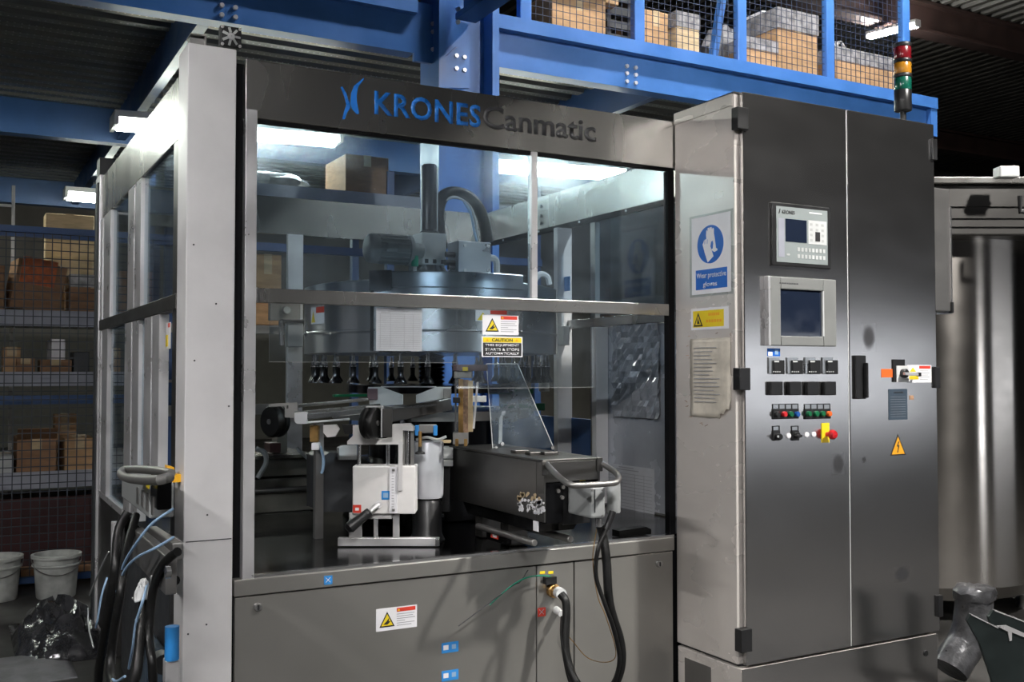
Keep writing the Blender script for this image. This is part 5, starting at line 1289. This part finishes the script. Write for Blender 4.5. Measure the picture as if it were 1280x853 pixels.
cable('black_hose', 'thick black hose hanging nearest the alu rear post', [onX(160, 640, XL), onX(148, 665, XL - .03), onX(143, 720, XL - .05), onX(133, 780, XL - .06), onX(124, 835, XL - .06), onX(122, 880, XL - .05)], 0.015, 'black_rubber', 'hose', G)
cable('black_hose', 'second thick black hose looping beside the first at lower left', [onX(170, 645, XL), onX(158, 690, XL - .05), onX(150, 745, XL - .08), onX(140, 810, XL - .09), (onX(139, 850, XL - .1)), onX(155, 868, XL - .1), onX(170, 845, XL - .08), onX(176, 790, XL - .06), onX(182, 745, XL - .04), onX(200, 728, XL), onX(220, 726, XL + .03)], 0.013, 'black_rubber', 'hose', G)
cable('black_hose', 'black hose curving down to the blue cylinder', [onX(222, 690, XL), onX(205, 705, XL - .02), onX(192, 735, XL - .03), onX(186, 790, XL - .04), onX(190, 830, XL - .04), onX(192, 870, XL - .03)], 0.012, 'black_rubber', 'hose', G)
cable('air_tube', 'pale blue air tube arching down from the top of the corner post cables', [onX(217, 636, XL + .02), onX(190, 655, XL - .03), onX(170, 680, XL - .06), onX(155, 705, XL - .07), onX(150, 725, XL - .07)], 0.0038, 'pale_blue_tube', 'tube', 'pale air tubes', 8)
cable('air_tube', 'pale blue air tube arching below the first one', [onX(217, 672, XL + .02), onX(195, 685, XL - .03), onX(170, 698, XL - .06), onX(155, 715, XL - .07), onX(146, 740, XL - .08)], 0.0038, 'pale_blue_tube', 'tube', 'pale air tubes', 8)
cable('air_tube', 'pale blue air tube hanging low beside the slate case', [onX(184, 730, XL - .04), onX(179, 750, XL - .06), onX(170, 780, XL - .07), onX(166, 810, XL - .07), onX(161, 836, XL - .06)], 0.0038, 'pale_blue_tube', 'tube', 'pale air tubes', 8)
cable('air_tube', 'short pale blue air tube at the far left of the cables', [onX(134, 722, XL), onX(127, 745, XL - .02), onX(122, 775, XL - .03), onX(120, 785, XL - .03)], 0.0038, 'pale_blue_tube', 'tube', 'pale air tubes', 8)
cable('air_tube', 'pale loop of air tube at the lowest edge of the cables', [onX(138, 848, XL - .1), onX(146, 852, XL - .1), onX(156, 846, XL - .1)], 0.0038, 'pale_blue_tube', 'tube', 'pale air tubes', 8)
for k, pts in enumerate((((136, 690), (124, 715), (112, 745)), ((110, 760), (111, 785), (117, 810)), ((190, 720), (186, 760), (184, 790)))):
    cable('loose_cable', ('thin grey cable slanting at the rear post', 'thin grey cable on the floor side of the hoses', 'thin grey cable between the two black hoses')[k], [onX(x, y, XL - .02) for x, y in pts], 0.003, 'grey_paint', 'cable', None, 6)
q = onX(179, 736, XL - .05)
heap('crumpled white tape flag on the air tubes', (q.x, q.y, q.z - 0.03), 0.05, 0.05, 0.06, 'light_grey', 31, 'tape_flag', 'tape')

# ================================================================ ELECTRICAL CABINET
YC, XC = 2.90, 2.56
cb = thing('electrical_cabinet', 'tall two-door stainless electrical cabinet with control panel at right', 'cabinet', (3.1, 3.1, 0))
def C_(mb, name, mat, bevel=0.0, parent=None): return mb.build(name, mat, parent or cb, bevel=bevel)
XR_ = 3.645
CZ0, CZ1 = 0.258, 2.40
body = C_(MB().box(XC, XR_ - 0.005, YC + 0.025, 3.284, CZ0, CZ1), 'body', 'side_sheet_steel', 0.003)
C_(MB().box(XC - 0.004, XC, YC + 0.03, 3.284, 2.355, CZ1 + 0.004), 'roof_edge', 'side_sheet_steel', 0.001)
C_(MB().box(XC - 0.004, XR_, YC + 0.02, 3.284, CZ1, CZ1 + 0.006), 'roof', 'cabinet_steel', 0.001)
C_(MB().box(XC + 0.004, XR_ - 0.01, YC + 0.008, 3.284, 0.0, 0.245), 'plinth', 'side_sheet_steel', 0.003)
C_(MB().box(XC + 0.006, XR_ - 0.01, YC + 0.004, YC + 0.008, 0.0, 0.243), 'plinth_front', 'cabinet_steel', 0.001)  # thin skin added so the front stays darker than the lit side
C_(MB().box(XC + 0.02, XR_ - 0.02, YC + 0.04, 3.284, 0.244, 0.2585), 'shadow_gap', 'charcoal')
q0, q1 = onX(855, 822, XC), onX(888, 846, XC)
C_(MB().box(XC + 0.0025, XC + 0.0045, min(q0.y, q1.y), max(q0.y, q1.y), 0.02, q0.z), 'plinth_hatch', 'cabinet_steel', 0.001)
q = onY(1157, 817, YC + 0.004); C_(MB().cyl(q, q + Vector((0, -0.004, 0)), 0.012, n=14), 'plinth_plug', 'black_plastic')
XD0 = onY(931, 470, YC).x; XDm = onY(1061.5, 470, YC).x; XD1 = onY(1171, 470, YC).x
d1 = C_(MB().box(XD0, XDm - 0.003, YC, YC + 0.022, CZ0 - 0.002, CZ1 + 0.004), 'door', 'cabinet_steel', 0.003)
d2 = C_(MB().box(XDm + 0.003, XD1, YC, YC + 0.022, CZ0 - 0.002, CZ1 + 0.004), 'door', 'cabinet_steel', 0.003)
d1['label'] = 'left cabinet door carrying screens and buttons'; d2['label'] = 'right cabinet door with handle and main switch'
C_(MB().box(XDm - 0.002, XDm + 0.002, YC + 0.003, YC + 0.02, CZ0, CZ1), 'door_seal', 'light_grey')
for py in (149, 474, 801):
    z = onY(930, py, YC).z
    h = C_(MB().box(XC - 0.012, XD0 + 0.018, YC - 0.012, YC + 0.026, z - 0.042, z + 0.042), 'hinge', 'black_plastic', 0.003, d1)
    C_(MB().box(XD0 - 0.002, XD0 + 0.0, YC - 0.0135, YC - 0.012, z - 0.04, z + 0.04), 'hinge_line', 'grey_paint', 0, h) if False else None
for py in (188, 472, 758):
    z = onY(1170, py, YC).z
    C_(MB().box(XD1 - 0.022, XD1 + 0.008, YC - 0.012, YC + 0.026, z - 0.045, z + 0.045), 'hinge', 'black_plastic', 0.003, d2)
def rect(x0, y0, x1, y1, Yp=YC):
    xc, yc = (x0 + x1) / 2, (y0 + y1) / 2
    return onY(x0, yc, Yp).x, onY(x1, yc, Yp).x, onY(xc, y1, Yp).z, onY(xc, y0, Yp).z
def plate(par, name, mat, x0, y0, x1, y1, out, base=0.0, bevel=0.0):
    a, b, c, d = rect(x0, y0, x1, y1, YC - base)
    return C_(MB().box(a, b, YC - base - out, YC - base, c, d), name, mat, bevel, par)
# ---- first operator panel
a, b, c, d = rect(963, 256.5, 1035.5, 334.5)
w, h = b - a, d - c
p = C_(MB().box(a, b, YC - 0.012, YC, c, d), 'operator_panel', 'black_plastic', 0.003, d1)
def hm(name, mat, u0, v0, u1, v1, o0, o1, bev=0.0):
    return C_(MB().box(a + u0 * w, a + u1 * w, YC - o1, YC - o0, c + v0 * h, c + v1 * h), name, mat, bev, d1)
hm('panel_face', 'keypad', .06, .06, .94, .94, .012, .0135)
hm('panel_screen', 'screen_glass', .21, .39, .57, .75, .0135, .0148)
hm('key_field', 'light_grey', .60, .38, .92, .76, .0135, .0146)
hm('key_field', 'shelf_grey', .09, .14, .19, .75, .0135, .0146)
hm('black_key', 'ink', .72, .43, .80, .58, .0146, .016)
for r in range(2):
    for k in range(8): hm('key', 'light_grey' if k > 3 else 'grey_paint', .41 + .063 * k, .14 + .11 * r, .45 + .063 * k, .20 + .11 * r, .0135, .0148)
for r in range(4):
    for k in range(3):
        if not (k == 1 and r in (0, 1)): hm('key', 'grey_paint', .63 + .1 * k, .42 + .085 * r, .67 + .1 * k, .46 + .085 * r, .0146, .0154)
hm('key', 'grey_paint', .22, .17, .28, .20, .0135, .0148)
yy = YC - 0.0142
lettering('panel_lettering', 'KRONES', (a + .155 * w, yy, c + .825 * h), (a + .37 * w, yy, c + .825 * h), (a + .155 * w, yy, c + .885 * h), 'ink', d1, bold=0.03)
C_(MB().prism([(a + .095 * w, yy, c + .82 * h), (a + .11 * w, yy, c + .82 * h), (a + .13 * w, yy, c + .90 * h), (a + .115 * w, yy, c + .90 * h)], (0, .0006, 0)), 'panel_logo', 'ink', 0, d1)
hm('print_line', 'sign_white', .62, .87, .84, .89, .0135, .0142)
# ---- touch screen
a, b, c, d = rect(956.5, 348, 1040.5, 433)
w, h = b - a, d - c
C_(MB().box(a, a + .17 * w, YC - 0.022, YC, c, d).box(a + .80 * w, b, YC - 0.022, YC, c, d).box(a + .17 * w, a + .80 * w, YC - 0.022, YC, c, c + .145 * h).box(a + .17 * w, a + .80 * w, YC - 0.022, YC, c + .82 * h, d), 'touch_screen_bezel', 'bezel_grey', 0.004, d1)
hm('touch_screen', 'screen_glass', .17, .145, .80, .82, .004, .014)
hm('bezel_edge', 'satin_alu', -.015, 0, .02, 1, 0, .0235, 0.002)
hm('screen_edge', 'light_grey', .79, .15, .808, .82, .013, .0225)
for k in range(8): hm('bezel_print', 'letter_grey', .15 + .035 * k, .895, .175 + .035 * k, .915, .022, .0226)
# ---- blue sticker, meters
s = plate(d1, 'blue_sticker', 'sign_blue', 959, 435.7, 975, 445.5, 0.0008)
plate(d1, 'sticker_mark', 'sign_white', 960.2, 440, 965.5, 445, 0.0006, 0.0008); plate(d1, 'sticker_mark', 'pale_blue_tube', 968.5, 437.5, 973, 443.5, 0.0006, 0.0008)
for x0, x1 in ((960, 977.3), (983, 1000.4), (1005.3, 1022.2), (1027, 1044)):
    k = x1 - 12.8
    plate(d1, 'meter_cover', 'cover_steel', x0, 447, x1 - 4, 467.5, 0.006, 0, 0.001)
    m_ = plate(d1, 'panel_meter', 'black_plastic', k, 450.5, x1, 468, 0.016, 0, 0.002)
    plate(d1, 'meter_display', 'light_grey', k + 3.5, 451.3, x1 - 3.5, 453.0, 0.0006, 0.016)
    for j in range(4): plate(d1, 'meter_key', 'grey_paint', k + 1.8 + 2.6 * j, 464.2, k + 3.2 + 2.6 * j, 465.6, 0.0008, 0.016)
for x0, x1 in ((960, 974.8), (983, 997.7), (1005.3, 1020), (1027, 1041.2)):
    plate(d1, 'panel_meter', 'black_plastic', x0, 477.2, x1, 494.3, 0.018, 0, 0.003)
# ---- push buttons
def knob(par, name, mat, px, py, rpx, out, base=0.0, dome=False):
    q = onY(px, py, YC - base); r = rpx * 3.75 / FPX
    pr_ = [(r * 0.95, 0), (r, -out * .3), (r, -out * .8), (r * .8, -out), (0.0005, -out)] if not dome else [(r * .45, 0), (r * .45, -out * .5), (r, -out * .55), (r * .98, -out * .75), (r * .7, -out * .95), (0.0005, -out)]
    return C_(MB().lathe(pr_, q, 18, axis='Y'), name, mat, 0, par)
for x0, n_, cols in ((965.4, 4, ('black_plastic', 'button_red', 'green', 'button_blue')), (1005.2, 4, ('green', 'green', 'green', 'orange'))):
    plate(d1, 'button_base', 'black_plastic', x0, 511.5, x0 + 32, 524, 0.006, 0, 0.001)
    plate(d1, 'label_frame', 'black_plastic', x0, 505, x0 + 32, 512, 0.003)
    for k in range(n_):
        plate(d1, 'legend_plate', 'cover_steel', x0 + 1 + 8 * k, 506, x0 + 7.2 + 8 * k, 511.2, 0.0008, 0.003)
        knob(d1, 'push_button', cols[k], x0 + 4.6 + 8 * k + (1.2 if k else 0), 518 - (0.6 if x0 > 1000 else 0), 3.7, 0.014, 0.006)
for x0 in (965.4, 989):
    plate(d1, 'button_base', 'black_plastic', x0, 538.5, x0 + 8.7, 551, 0.006, 0, 0.001); plate(d1, 'label_frame', 'black_plastic', x0, 532.5, x0 + 8.7, 539, 0.003)
    plate(d1, 'legend_plate', 'cover_steel', x0 + 1.2, 533.7, x0 + 7.5, 538, 0.0008, 0.003)
knob(d1, 'key_switch', 'black_plastic', 971.5, 546, 4.2, 0.02, 0.006); knob(d1, 'key_slot', 'satin_alu', 972.5, 546, 1.6, 0.002, 0.026)
knob(d1, 'selector_switch', 'black_plastic', 995, 544.5, 4.2, 0.016, 0.006)
q = onY(996, 545, YC - 0.022); C_(MB().box(q.x - 0.004, q.x + 0.018, q.y - 0.012, q.y, q.z - 0.005, q.z + 0.004), 'selector_grip', 'black_plastic', 0.002, d1)
for px, py in ((985.5, 545), (1008, 543.7), (1017, 543.2)): knob(d1, 'blanking_plug', 'sign_white', px, py, 3.5, 0.005)
plate(d1, 'emergency_plate', 'sign_yellow', 1026.8, 529, 1036, 553.5, 0.003)
knob(d1, 'emergency_stop', 'button_red', 1033.6, 543, 6.6, 0.045, 0.003, True)
# ---- right door
a, b, c, d = rect(1067, 444.5, 1080, 499)
hd_ = C_(MB().box(a, b, YC - 0.012, YC, c, d), 'handle_tray', 'black_plastic', 0.003, d2)
C_(MB().box(b - 0.016, b - 0.006, YC - 0.03, YC - 0.012, c + 0.005, d - 0.03), 'handle_grip', 'black_plastic', 0.003, d2)
plate(d2, 'orange_tag', 'orange', 1101.5, 461.5, 1115.5, 472, 0.0012)
plate(d2, 'switch_back', 'black_plastic', 1115.5, 449.5, 1130, 478, 0.006, 0, 0.001)
plate(d2, 'switch_plate', 'light_grey', 1120, 457.5, 1135, 478, 0.004, 0.006, 0.001)
plate(d2, 'warning_plate', 'sign_white', 1134, 456.5, 1164, 478.5, 0.0012)
plate(d2, 'red_band', 'sign_red', 1149, 457.5, 1163, 461, 0.0007, 0.0012)
a, b, c, d = rect(1137, 459.5, 1145, 465, YC - .0012)
C_(MB().prism([(a, YC - .002, c), (b, YC - .002, c), ((a + b) / 2, YC - .002, d)], (0, .0007, 0)), 'warning_triangle', 'sign_yellow', 0, d2)
plate(d2, 'yellow_band', 'sign_yellow', 1136.5, 470, 1148, 474.5, 0.0007, 0.0012)
for k in range(5): plate(d2, 'print_line', 'faint_ink', 1150, 463.5 + 2.6 * k, 1160 + (k % 2) * 2, 464.2 + 2.6 * k, 0.0006, 0.0012)
knob(d2, 'rotary_switch', 'black_plastic', 1128.5, 467, 6.5, 0.02, 0.01)
q0, q1 = onY(1130, 467.3, YC - 0.034), onY(1147, 468.2, YC - 0.034)
C_(MB().beam(q0, q1, 0.012, 0.012), 'switch_lever', 'satin_alu', 0.002, d2)
q2 = onY(1150, 468.3, YC - 0.034); C_(MB().beam(q1, q2, 0.016, 0.016), 'lever_tip', 'black_plastic', 0.002, d2)
np_ = plate(d2, 'name_plate', 'slate_blue', 1110.5, 486.5, 1134, 525, 0.0012)
a, b, c, d = rect(1110.5, 486.5, 1134, 525)
w, h = b - a, d - c; yy = YC - 0.0016
lettering('plate_lettering', 'KRONES', (a + .28 * w, yy, c + .86 * h), (a + .78 * w, yy, c + .86 * h), (a + .28 * w, yy, c + .915 * h), 'ink', d2, bold=0.03)
for k in range(9): C_(MB().box(a + .1 * w, b - .1 * w, yy - .0002, yy + .0004, c + (.1 + .08 * k) * h, c + (.106 + .08 * k) * h), 'plate_line', 'faint_ink', 0, d2)
plate(d2, 'brown_tag', 'worn_brown', 1136.5, 494.5, 1142, 500, 0.0008)
a, b, c, d = rect(1112.5, 543, 1132, 569.5)
C_(MB().prism([(a, YC - .0012, c), (b, YC - .0012, c), ((a + b) / 2, YC - .0012, d)], (0, .0012, 0)), 'voltage_triangle_edge', 'ink', 0, d2)
w, h = b - a, d - c
C_(MB().prism([(a + .09 * w, YC - .002, c + .06 * h), (b - .09 * w, YC - .002, c + .06 * h), ((a + b) / 2, YC - .002, d - .12 * h)], (0, .0008, 0)), 'voltage_triangle', 'amber', 0, d2)
T = lambda u, v: (a + u * w, YC - .0026, c + v * h)
C_(MB().prism([T(.52, .66), T(.40, .42), T(.49, .42), T(.44, .18), T(.40, .2), T(.45, .12), T(.52, .19), T(.48, .18), T(.58, .48), T(.49, .48), T(.58, .66)], (0, .0006, 0)), 'lightning_mark', 'ink', 0, d2)
for dr, x0, y0, x1, y1 in ((d2, 1077, 404, 1095, 440), (d1, 1040, 566, 1056, 594), (d2, 1117, 708, 1138, 728), (d2, 1077, 571, 1083, 579)):
    a, b, c, d = rect(x0, y0, x1, y1)
    C_(MB().box(a, b, YC - 0.0006, YC - 0.0003, c, d), 'grease_smudge', 'grease_smudge', 0, dr)
# ---- side face: signs
XSg = XC - 0.001
def srect(x0, y0, x1, y1):
    xc, yc = (x0 + x1) / 2, (y0 + y1) / 2
    return onX(x0, yc, XSg).y, onX(x1, yc, XSg).y, onX(xc, y1, XSg).z, onX(xc, y0, XSg).z
def side_T(x0, y0, x1, y1):
    ya, yb, za, zb = srect(x0, y0, x1, y1)
    return lambda u, v, o=0.0: Vector((XSg - o, ya + (yb - ya) * u, za + (zb - za) * v))
T = side_T(865, 269, 914, 367)
sg = thing('safety_sign', 'white safety sign with blue glove pictogram taped to the cabinet side', 'sign', T(.5, 0))
MB().prism([T(-.06, -.03), T(1.05, -.03), T(1.05, 1.03), T(-.06, 1.03)], (-0.0006, 0, 0)).build('laminate_pouch', 'clear_acrylic', sg)
MB().prism([T(0, 0, .0008), T(1, 0, .0008), T(1, 1, .0008), T(0, 1, .0008)], (-0.0008, 0, 0)).build('sheet', 'sign_white', sg)
cc = T(.49, .63, .0018)
ya, yb, za, zb = srect(865, 269, 914, 367)
ry, rz = abs(yb - ya) * .335, (zb - za) * .245
MB().prism([(cc.x, cc.y + ry * math.cos(i * math.pi / 20), cc.z + rz * math.sin(i * math.pi / 20)) for i in range(40)], (-0.0006, 0, 0)).build('blue_disc', 'sign_blue', sg)
o_ = .0028
gl_back = [(.40, .66), (.39, .76), (.40, .82), (.43, .80), (.43, .84), (.47, .845), (.48, .815), (.49, .845), (.53, .845), (.54, .81), (.56, .835), (.59, .82), (.59, .76), (.61, .70), (.64, .57), (.67, .56), (.68, .54), (.60, .52), (.53, .55)]
MB().prism([T(u, v, o_) for u, v in gl_back], (-0.0004, 0, 0)).build('glove', 'sign_white', sg)
MB().prism([T(u, v, o_ + .0004) for u, v in ((.50, .60), (.52, .66), (.56, .67), (.575, .63), (.56, .57), (.53, .56))], (-0.0004, 0, 0)).build('glove_blue_patch', 'sign_blue', sg)  # blue print inside the back glove
gl_f = [(.30, .64), (.32, .66), (.34, .69), (.37, .70), (.40, .70), (.43, .685), (.46, .66), (.49, .62), (.50, .57), (.53, .55), (.58, .47), (.43, .40), (.36, .52), (.33, .58)]
MB().prism([T(u, v, o_ + .0006) for u, v in gl_f], (-0.0004, 0, 0)).build('glove', 'sign_white', sg)
for u in (.345, .385, .425): MB().prism([T(u, .64, o_ + .0012), T(u + .006, .64, o_ + .0012), T(u + .016, .695, o_ + .0012), T(u + .01, .695, o_ + .0012)], (-0.0003, 0, 0)).build('finger_line', 'sign_blue', sg)
MB().prism([T(.11, .06, .0018), T(.91, .06, .0018), T(.91, .315, .0018), T(.11, .315, .0018)], (-0.0006, 0, 0)).build('blue_field', 'sign_blue', sg)
lettering('sign_lettering', 'Wear protective', T(.135, .185, .0028), T(.885, .185, .0028), T(.135, .275, .0028), 'sign_white', sg, bold=0.012)
lettering('sign_lettering', 'gloves', T(.30, .075, .0028), T(.66, .075, .0028), T(.30, .155, .0028), 'sign_white', sg, bold=0.012)
T = side_T(864, 384.5, 911, 412)
sg = thing('hazard_notice', 'small yellow hazard notice below the blue glove sign', 'sign', T(.5, 0))
MB().prism([T(0, 0), T(1, 0), T(1, 1), T(0, 1)], (-0.001, 0, 0)).build('sheet', 'sign_white', sg)
MB().prism([T(.06, .12, .0012), T(.88, .12, .0012), T(.88, .88, .0012), T(.06, .88, .0012)], (-0.0005, 0, 0)).build('yellow_field', 'sign_yellow', sg)
MB().prism([T(.08, .16, .0018), T(.33, .16, .0018), T(.205, .80, .0018)], (-0.0005, 0, 0)).build('triangle_edge', 'ink', sg)
MB().prism([T(.125, .23, .0024), T(.285, .23, .0024), T(.205, .66, .0024)], (-0.0004, 0, 0)).build('triangle', 'sign_yellow', sg)
MB().prism([T(.18, .28, .003), T(.25, .28, .003), T(.22, .45, .003), T(.205, .55, .003), T(.19, .45, .003)], (-0.0004, 0, 0)).build('pictogram', 'ink', sg)
for u0, u1, v in ((.48, .78, .62), (.42, .84, .32)):
    for k in range(6):
        a_, b_ = u0 + (u1 - u0) * k / 6, u0 + (u1 - u0) * (k + .75) / 6
        MB().prism([T(a_, v, .0018), T(b_, v, .0018), T(b_, v + .13, .0018), T(a_, v + .13, .0018)], (-0.0004, 0, 0)).build('print_mark', 'amber', sg)
T = side_T(862, 418, 916, 526)
sg = thing('worn_notice', 'yellowed torn notice in a creased sleeve below the hazard notice', 'paper', T(.5, 0))
rnd = random.Random(5); n1, n2 = 10, 18; vs = []
for j in range(n2 + 1):
    for i in range(n1 + 1):
        u, v = i / n1, j / n2
        lift = 0.0015 + 0.004 * rnd.random() + (0.02 * max(0, u - .7) * max(0, .25 - v) * 12)
        vs.append(T(.03 + .94 * u - (.08 * max(0, .1 - v) * 8 * u), .03 + .92 * v + 0.01 * rnd.random(), lift))
ff = [(j*(n1+1)+i, j*(n1+1)+i+1, (j+1)*(n1+1)+i+1, (j+1)*(n1+1)+i) for j in range(n2) for i in range(n1) if not (i > n1 - 3 and j < 2 and i + 2 - j > n1 - 1)]
o = MB().add(vs, ff, 0, True).build('sheet', 'yellowed_paper', sg)
o.modifiers.new('thick', 'SOLIDIFY').thickness = 0.0008
for k in range(15):
    u1 = .45 + .35 * rnd.random(); v = .84 - k * .045
    MB().prism([T(.14, v, .0072), T(u1, v, .0072), T(u1, v + .008, .0072), T(.14, v + .008, .0072)], (-0.0004, 0, 0)).build('print_line', 'faint_ink', sg)
for k in range(16):
    u, v = (rnd.random() * .1 - .06, rnd.random()) if k < 9 else (rnd.random(), (.98 + .05 * rnd.random()) if k < 13 else -.02 - .03 * rnd.random())
    a_ = T(u, v, .0006); b_ = T(u + (rnd.random() - .5) * .14, v + (rnd.random() - .5) * .05, .0006)
    MB().beam(a_, b_, 0.002, 0.001, up=(1, 0, 0)).build('glue_trace', 'worn_brown', sg)
# ================================================================ SIGNAL TOWER
q = onY(1129, 152, 3.05)
st = thing('signal_tower', 'red amber and green signal tower on top of the steel cabinet', 'signal light', (q.x, 3.05, CZ1 + 0.006))
def zy(py): return onY(1129, py, 3.05).z
kk = 3.05 / 2.9
def stage(name, mat, y0, y1, r): MB().lathe([(0.001, zy(y0)), (r * .96, zy(y0)), (r, zy(y0) - .003), (r, zy(y1) + .003), (r * .96, zy(y1)), (0.001, zy(y1))], (q.x, 3.05, 0), 24).build(name, mat, st)
R1 = 11.3 * 4.15 / FPX
MB().lathe([(R1 * .35, zy(140)), (R1 * .35, CZ1 + 0.02), (R1 * 1.0, CZ1 + 0.018), (R1 * 1.0, CZ1 + 0.007), (0.001, CZ1 + 0.007)], (q.x, 3.05, 0), 20).build('stem', 'black_plastic', st)
stage('base', 'black_plastic', 113.5, 139, R1 * 1.0); stage('green_lens', 'lens_green', 98, 113.5, R1 * 1.0); stage('collar', 'black_plastic', 93.5, 98, R1 * 1.06)
stage('amber_lens', 'lens_amber', 79.5, 93.5, R1 * 1.0); stage('collar', 'black_plastic', 75, 79.5, R1 * 1.06); stage('red_lens', 'lens_red', 60, 75, R1 * 1.0); stage('cap', 'black_plastic', 55, 60, R1 * 1.05)
# ================================================================ TANK AT RIGHT
TC = (5.03, 4.2); TR = 0.72
tk = thing('steel_tank', 'large round stainless tank behind the right side of the cabinet', 'tank', (TC[0], TC[1], 0))
zc_ = onN(1230, 302, 5.5).z
MB().lathe([(0.001, 0.12), (TR * .9, 0.12), (TR, 0.2), (TR, zc_ + 0.02), (0.001, zc_ + 0.02)], (TC[0], TC[1], 0), 96).build('shell', 'tank_steel', tk)
for k in range(4):
    a = k * math.pi / 2 + .6; MB().cyl((TC[0] + .6 * math.cos(a), TC[1] + .6 * math.sin(a), 0.0), (TC[0] + .6 * math.cos(a), TC[1] + .6 * math.sin(a), 0.2), 0.04, n=12).build('foot', 'dull_steel', tk)
zr0, zr1 = onN(1230, 228, 5.2).z, onN(1230, 219, 5.2).z
# square hood on the tank
hc = Vector((TC[0], TC[1], 0)); hw = 0.88
MB().obox(hc + UP * ((zc_ + zr0) / 2), Rh * hw, Fh * hw * .95, UP * ((zr0 - zc_) / 2)).build('hood', 'gunmetal', tk, bevel=0.01)
MB().obox(hc + UP * ((zr0 + zr1) / 2), Rh * (hw + .03), Fh * (hw * .95 + .03), UP * ((zr1 - zr0) / 2)).build('hood_rim', 'machine_steel', tk, bevel=0.006)
for zz in (onN(1230, 249, 5.1).z, onN(1230, 264, 5.1).z, onN(1230, 275, 5.1).z):
    MB().obox(hc - Fh * (hw * .95 + .004) + UP * zz, Rh * (hw * .9), Fh * .006, UP * .012).build('hood_rail', 'gunmetal', tk)
q = onN(1270, 211, 5.0); MB().obox(q + Fh * .1, Rh * .05, Fh * .04, UP * .028).build('hood_latch', 'light_grey', tk, bevel=0.006)
q = onN(1275, 255, 5.05); MB().tube([q + UP * .04, q - UP * .04 , q - UP * .04 + Rh * .12], .012, 8, sub=1).build('hood_handle', 'black_plastic', tk)
# narrow grey box between cabinet and tank
a_, b_ = onY(1171, 300, 3.25).x - 0.02, onY(1188, 300, 3.25).x
t = thing('side_trunking', 'narrow grey steel trunking on the right flank of the cabinet', 'trunking', (a_, 3.3, onY(1180, 391, 3.25).z))
MB().box(a_, b_, 3.25, 3.34, onY(1180, 389, 3.25).z, onY(1180, 236, 3.25).z).build('trunk_body', 'dull_steel', t, bevel=0.003)
MB().box(b_ - .004, b_ + .004, 3.245, 3.35, onY(1180, 392, 3.25).z, onY(1180, 258, 3.25).z).build('trunk_cover_edge', 'bright_steel', t)
MB().box(b_ - .006, b_ + .006, 3.24, 3.26, onY(1186, 391, 3.25).z, onY(1186, 378, 3.25).z).build('catch', 'black_plastic', t)
# foil wrapped elbow duct
dt = thing('wrapped_duct', 'foil-wrapped bent duct on the floor in front of the tank', 'duct', onN(1200, 840, 4.55))
SD = 4.45
path = [onN(1218, 742, SD), onN(1217, 762, SD), onN(1214, 785, SD), onN(1207, 805, SD), onN(1196, 822, SD - .02), onN(1187, 838, SD - .04)]
MB().tube(path, 0.078, 18, sub=5).build('duct_pipe', 'foil', dt)
b = MB(); rnd = random.Random(3)
c = onN(1218, 742, SD); n = 18; vs = []
for j, (rr_, hh) in enumerate(((.082, -.03), (.086, .0), (.080, .02), (.05, .03), (.01, .025))):
    for i in range(n):
        a = 2 * math.pi * i / n; w_ = 1 + .1 * rnd.uniform(-1, 1)
        vs.append((c.x + rr_ * w_ * math.cos(a), c.y + rr_ * w_ * math.sin(a), c.z + hh + .012 * rnd.random()))
b.add(vs, [(j*n+i, j*n+(i+1) % n, (j+1)*n+(i+1) % n, (j+1)*n+i) for j in range(4) for i in range(n)], 0, True).build('crumpled_end', 'foil', dt)
for k in (5, 14, 20):
    pass
# dark angular bracket at lower right
SBk = 3.95
br = thing('steel_bracket', 'dark angular steel bracket cut by the lower right corner', 'bracket', onN(1250, 850, SBk))
MB().prism([onN(x, y, SBk) for x, y in ((1209, 776), (1213, 768), (1245, 784), (1258, 783), (1300, 800), (1300, 900), (1250, 900), (1240, 850), (1225, 805))], Fh * 0.02).build('side_plate', 'green_dark', br, bevel=0.002)
MB().prism([onN(x, y, SBk + .18) for x, y in ((1236, 772), (1242, 763), (1300, 784), (1300, 880), (1270, 880))], Fh * 0.02).build('side_plate', 'green_dark', br, bevel=0.002)
MB().beam(onN(1213, 768, SBk + .01), onN(1246, 784.5, SBk + .01), 0.025, 0.004).build('bright_edge', 'satin_alu', br)
MB().beam(onN(1242, 763, SBk + .19), onN(1290, 781, SBk + .19), 0.025, 0.004).build('bright_edge', 'satin_alu', br)
MB().prism([onN(x, y, SBk - .004) for x, y in ((1246, 783), (1258, 782), (1285, 794), (1285, 799), (1265, 791), (1265, 801), (1262, 802), (1260, 790))], Fh * .004).build('bent_tab', 'satin_alu', br)
MB().beam(onN(1262, 840, SBk + .1), onN(1290, 840, SBk + .1), 0.18, 0.012).build('cross_plate', 'green_dark', br)
